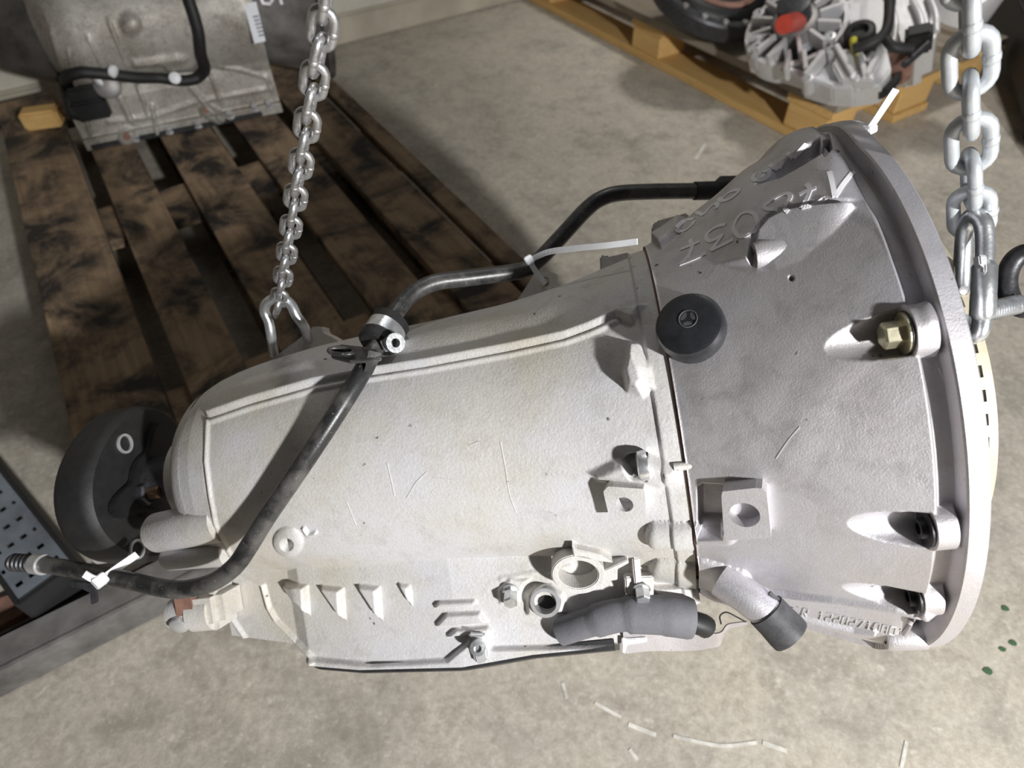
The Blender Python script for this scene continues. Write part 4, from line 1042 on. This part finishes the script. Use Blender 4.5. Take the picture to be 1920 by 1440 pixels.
of = [lambda X, Y: bead(X, Y, [(130, 100), (150, 190), (170, 250)], 6, .008), lambda X, Y: bead(X, Y, [(200, 228), (290, 218), (370, 190), (510, 165)], 5, .006),
      lambda X, Y: bead(X, Y, [(165, 70), (205, 150), (245, 228)], 4, .006), lambda X, Y: bead(X, Y, [(205, 40), (240, 130)], 4, .006),
      lambda X, Y: bead(X, Y, [(222, 170), (250, 230)], 4, .006), lambda X, Y: bead(X, Y, [(258, 160), (278, 215)], 4, .006),
      lambda X, Y: bead(X, Y, [(355, 160), (385, 195), (420, 225)], 5, .006), lambda X, Y: bead(X, Y, [(395, 140), (415, 192)], 4, .006),
      lambda X, Y: bead(X, Y, [(410, 125), (450, 130), (500, 145), (512, 175)], 5, .005),
      lambda X, Y: plateau(X, Y, [(245, 112), (330, 98), (365, 108), (330, 122), (248, 126)], .010, 6),
      lambda X, Y: boss(X, Y, (245, 45), (246, 46), 20, .010), lambda X, Y: plateau(X, Y, [(300, 120), (365, 112), (368, 135), (310, 132)], .008, 6),
      lambda X, Y: boss(X, Y, (238, 256), (239, 256), 17, .012), lambda X, Y: boss(X, Y, (386, 207), (410, 220), 13, .012),
      lambda X, Y: bead(X, Y, [(285, 200), (295, 250)], 6, .008), lambda X, Y: bead(X, Y, [(95, 60), (118, 125)], 5, .006)]
Pod, _ = displace(Po, ceno, of)
oc, Fo = mk_grid('casing', Pod, 'alu_dirty', ob)
mk('end_cover', list(Pod[0][::2]) + [Pod[0].mean(0)], [(i, (i + 1) % len(Pod[0][::2]), len(Pod[0][::2])) for i in range(len(Pod[0][::2]))], 'alu_dirty', ob, False)
for (x, r) in ((-.055, .075),):
    lathe('tail_housing', LG(-.09, .115, .2), gx, [(0, .045), (.02, .06), (.07, .085), (.10, .095)], 'alu_shaded', ob, 48)
bc = LG(gl * .90, .125, .218)
lathe('bell_housing', bc, gx, [(0, .138), (.03, .150), (.13, .186), (.135, .199), (.150, .199), (.150, .17), (.06, .12)], 'beam', ob, 80)['label'] = 'dark grey bell housing end'
TREES.append(bvh_of(Pod, Fo))
obm = [o for o in ob.children if o.name.startswith('bell_housing')][0]
off = wloc(obm); TREES.append(BVHTree.FromPolygons([Vector(np.array(v.co) + off) for v in obm.data.vertices], [tuple(p.vertices) for p in obm.data.polygons]))
_hit = hit
def hit(px, py):
    for k in range(60):               # step upwards onto the casing when the point falls just below it
        try: return _hit(px, py - 2 * k if py > 0 else py + 2 * k)
        except ValueError: pass
    raise ValueError((px, py))
def ohit(px, py, lift=.004):
    h = hit(px, py); return h[0] + h[1] * lift
box('oil_pan', LG(gl * .42, .12, .006), (gx, gy, PZ), (gl * .40, .124, .0055), 'pan_black', ob, .002)
for (x, y) in ((255, 262), (318, 247), (372, 236), (432, 219), (478, 205), (505, 200)):
    p, nn, z = hit(x, y); hexbolt(ob, p - nn * .001, nrm(nn * .4 + PZ), .008, .012, 'machined', washer=.010, name='pan_bolt')
for (x, y, r) in ((238, 256, .008), (386, 207, .007)):
    p, nn, z = hit(x, y); lathe('bore', p, nn, [(-.004, r), (.001, r), (.0012, r * .5)], 'rust', ob, 20)
ha = [(352, -30), (356, 0), (364, 25), (373, 60), (376, 95), (383, 120), (376, 142), (362, 150), (335, 152), (300, 147), (255, 138), (215, 134), (180, 131), (150, 130), (130, 140), (124, 165), (132, 190)]
tube('wiring_harness', [ohit(x, y, .010) for x, y in ha if True], .0115, 'rubber', ob, 12, k=4)['label'] = 'black cable harness'
tube('wiring_harness', [ohit(x, y, .008) for x, y in ((132, 190), (140, 210), (168, 205), (178, 190))], .014, 'rubber', ob, 12, k=4)
for (x, y) in ((196, 129), (330, 148), (197, 141)):
    p = ohit(x, y, .016); h = hit(x, y); lathe('harness_clip', p, h[1], [(0, .012), (.006, .012), (.009, .006)], 'nylon', ob, 16)
lp, ln, _ = hit(478, 42); lp = lp + CB * .012; ln = nrm(ln + CB)
prism('paper_label', [on_plane(x, y, lp, ln) for x, y in ((457, 8), (480, 3), (498, 77), (477, 82))], ln, .002, 'label', ob)
for k in range(6):
    tube('printed_line', [on_plane(474 + k * 2.2 + dx, 32 + k * 7 + dy, lp + ln * .0004, ln) for dx, dy in ((0, 0), (11, -2))], 0, 'ink', ob, sq=(.004, .0006), up=ln, smooth=False)
V, Fc = [], []
for st in ([(488, -8), (494, 6), (506, 7), (512, -2), (512, -12)], [(524, -10), (529, 8)]):
    P = []
    for x, y in st:
        try: P.append(ohit(x, y, .002))
        except ValueError: pass
    if len(P) > 1: addm(*tube_vf(P, 0, sq=(.006, .001), up=CB))
if V: mk('marker_numbers', V, Fc, 'chalk', ob, False)
for (x, y, s) in ((160, 175, .030), (172, 200, .034)):
    box('connector', ohit(x, y, .008), (gx, gy, PZ), (s, .018, s * .6), 'black', ob, .005)
lathe('connector_plug', ohit(205, 158, .004), -gy + PZ * .4, [(0, .026), (.014, .026), (.018, .020)], 'beam', ob, 20)
# small parts lying on the pallet left of it
def part(label, cat, px, py, z, half, mat, name, rot=0):
    c = on_z(px, py, z); ax = nrm(math.cos(rot) * PV + math.sin(rot) * PU); ay = np.cross(PZ, ax)
    t = thing(name, c, label, cat); box(name, c + PZ * half[2], (ax, ay, PZ), half, mat, t, min(half) * .25); return t
part('light wooden offcut on the deck left of the oily gearbox', 'offcut', 88, 235, ZT + .001, (.04, .022, .02), 'wood_side', 'wood_offcut', .3)
t = part('rusty tin lying far left behind the pallet boards', 'tin', 22, 122, .001, (.05, .045, .012), 'rust', 'rusty_tin')
lathe('cap', wloc(t) + PZ * .0245, PZ, [(0, .008), (.006, .010), (.009, .007)], 'rust', t, 14)

# ================================================================== CLEAN GEARBOX ON THE RIGHT PALLET
b0 = on_z(1560, 168, ZT); dB = float(np.dot(b0 - EYE, -CB))
nB_ = nrm(-CB * -0.72 - CR * .38 + CU * .30); nB_ = nrm(nB_)
ka, kb, _ = frame_of(nB_, CU)                         # ka up-ish, kb right-ish
if np.dot(kb, CR) < 0: kb = -kb
DC = dB - .035
cg = thing('clean_gearbox', b0 + nrm(np.array([.2, 1, 0])) * .12, 'clean bright aluminium gearbox with red plug on the far wooden pallet', 'gearbox')
def DP(px, py, d=0.0): return on_plane(px, py, dep(1500, 60, DC) + nB_ * d, nB_)
ctr = DP(1492, 52); RR = 92 / FPX * DC
lathe('bell_rim', ctr - nB_ * .05, nB_, [(0, RR * 1.0), (.05, RR), (.056, RR * .985), (.056, RR * .90), (.05, RR * .89), (.012, RR * .86)], 'alu_clean', cg, 64, False)
lathe('bell_floor', ctr - nB_ * .03, nB_, [(0, RR * .9), (.006, RR * .9), (.010, RR * .55), (.024, RR * .45), (.024, .0005)], 'dark_steel', cg, 48)
for k in range(12):
    q = math.pi * 2 * k / 12 + .15; d = math.cos(q) * kb + math.sin(q) * ka; e = np.cross(nB_, d)
    box('rib', ctr + d * RR * .68 + nB_ * .005, (d, e, nB_), (RR * .22, .0045, .022), 'alu_clean', cg, .001)
lathe('hub', ctr - nB_ * .02, nB_, [(0, RR * .46), (.045, RR * .44), (.05, RR * .38), (.05, RR * .3)], 'beam', cg, 40)
lathe('guide_tube', ctr + nB_ * .02, nB_, [(0, RR * .33), (.05, RR * .31), (.052, RR * .26)], 'dark_steel', cg, 30)
sa = DP(1496, 40, .03); sb = DP(1470, 46, .12)
tube('shaft_plug', [sa, sb], [.022, .019], 'red', cg, 24)['label'] = 'red plastic shaft plug'
def web(poly, d, th, mat='alu_clean', name='case_web', bev=.004): return prism(name, [DP(x, y, d) for x, y in poly], nB_, th, mat, cg, bev)
web([(1418, 96), (1440, 108), (1500, 128), (1560, 150), (1600, 150), (1600, 166), (1560, 164), (1500, 140), (1400, 108)], .0, .05)
web([(1405, 105), (1430, 40), (1440, 44), (1418, 112)], .012, .04)
web([(1502, 150), (1530, 118), (1590, 90), (1660, 80), (1672, 130), (1650, 160), (1600, 168), (1555, 166)], -.01, .06)
web([(1560, 120), (1570, 92), (1610, 88), (1630, 112), (1640, 150), (1575, 150)], .018, .03)
web([(1585, 0), (1640, -20), (1665, 10), (1662, 70), (1620, 86), (1580, 80), (1572, 40)], -.02, .08)
web([(1590, 5), (1618, 0), (1620, 40), (1590, 48)], -.002, .03)
for (p, q) in (((1568, 94), (1600, 150)), ((1610, 100), (1622, 150)), ((1545, 106), (1510, 150)), ((1440, 118), (1470, 88)), ((1475, 140), (1480, 104)), ((1512, 138), (1508, 104)), ((1650, 100), (1625, 150))):
    a_, b2 = DP(*p, .012), DP(*q, .012); d = nrm(b2 - a_); L = np.linalg.norm(b2 - a_)
    box('rib', (a_ + b2) / 2, (d, np.cross(nB_, d), nB_), (L / 2, .005, .02), 'alu_clean', cg, .0015)
web([(1665, -30), (1745, -40), (1765, 20), (1752, 72), (1700, 98), (1672, 86), (1660, 40)], -.06, .14, bev=.02)
for (a_, b2) in (((1672, 10), (1675, 80)), ((1710, 0), (1730, 66)), ((1740, -10), (1756, 60))):
    tube('rib', [DP(*a_, -.052), DP((a_[0] + b2[0]) / 2 + 6, (a_[1] + b2[1]) / 2, -.048), DP(*b2, -.052)], .007, 'alu_clean', cg, 10, k=5)
lathe('end_housing', DP(1790, 5, -.12), nrm(nB_ + CR * .5), [(0, .085), (.08, .080), (.10, .066), (.105, .03)], 'alu_clean', cg, 40)
for (x, y) in ((1424, 36), (1420, 98), (1515, 158), (1562, 106), (1556, 80), (1570, 20), (1604, 152)):
    p = DP(x, y, .0)
    lathe('bolt_lug', p - nB_ * .02, nB_, [(0, .014), (.04, .013), (.041, .007), (.036, .006)], 'machined', cg, 18)
lathe('side_cap', DP(1612, 78, -.004), nB_, [(0, .034), (.03, .032), (.034, .026), (.034, .018), (.024, .016)], 'black', cg, 28)
tube('yellow_seal', [DP(1600, 74, .032) + .0, DP(1602, 88, .034), DP(1612, 98, .032)], .008, 'yellow', cg, 10, k=4)['label'] = 'yellow plastic seal'
tube('breather_hose', [DP(1600, 92, .045), DP(1630, 82, .05), DP(1655, 66, .05), DP(1666, 40, .05), DP(1668, -20, .05)], .011, 'rubber', cg, 14, k=6)
tube('breather_hose', [DP(1655, 66, .045), DP(1675, 88, .04), DP(1710, 92, .02)], .010, 'rubber', cg, 12, k=6)
box('linkage', DP(1722, 74, -.01), (kb, ka, nB_), (.026, .018, .03), 'black', cg, .006)
tube('linkage_arm', [DP(1740, 82, .0), DP(1715, 105, .005), DP(1695, 122, .01)], .008, 'dark_steel', cg, 10)
web([(1660, 100), (1700, 92), (1712, 118), (1690, 132), (1668, 128)], -.03, .05, 'rust', 'mount_block')
web([(1545, 160), (1600, 172), (1660, 158), (1690, 128), (1690, 138), (1662, 168), (1600, 180), (1545, 172)], -.03, .03, 'black', 'lower_rail')

# ================================================================== TORQUE CONVERTER UNIT BEHIND
c_ = on_z(1335, -18, ZT + .105); na = nrm(PZ * .86 - PU * -.5 * -1 + PV * .0)
na = nrm(PZ * .9 + PU * .35)
tc = thing('clutch_unit', c_ - PZ * .10, 'black round clutch unit lying on the far wooden pallet', 'clutch')
dC = float(np.dot(c_ - EYE, -CB)); RC = 122 / FPX * dC
lathe('outer_ring', c_ - na * .02, na, [(0, RC * .98), (.02, RC), (.04, RC), (.046, RC * .97), (.046, RC * .86), (.03, RC * .84)], 'dark_steel', tc, 80)
lathe('pressure_plate', c_ + na * .004, na, [(0, RC * .84), (.018, RC * .8), (.03, RC * .7), (.034, RC * .6), (.026, RC * .56), (.030, RC * .42), (.024, RC * .4), (.024, .001)], 'black', tc, 64)
lathe('friction_ring', c_ + na * .036, na, [(0, RC * .66), (.004, RC * .66), (.004, RC * .56), (0, RC * .56)], 'rust', tc, 64, False)
for k in range(18):
    q = 2 * math.pi * k / 18; a, b, _ = frame_of(na, PZ + PV); p = c_ + na * .026 + RC * .925 * (math.cos(q) * a + math.sin(q) * b)
    lathe('rim_bolt', p, na, [(0, .009), (.006, .009), (.008, .007)], 'beam', tc, 10)

# everything that belongs to the setting is marked so
for o in list(scene.objects):
    if o.name.startswith('scuff_mark'): o['kind'] = 'stuff'
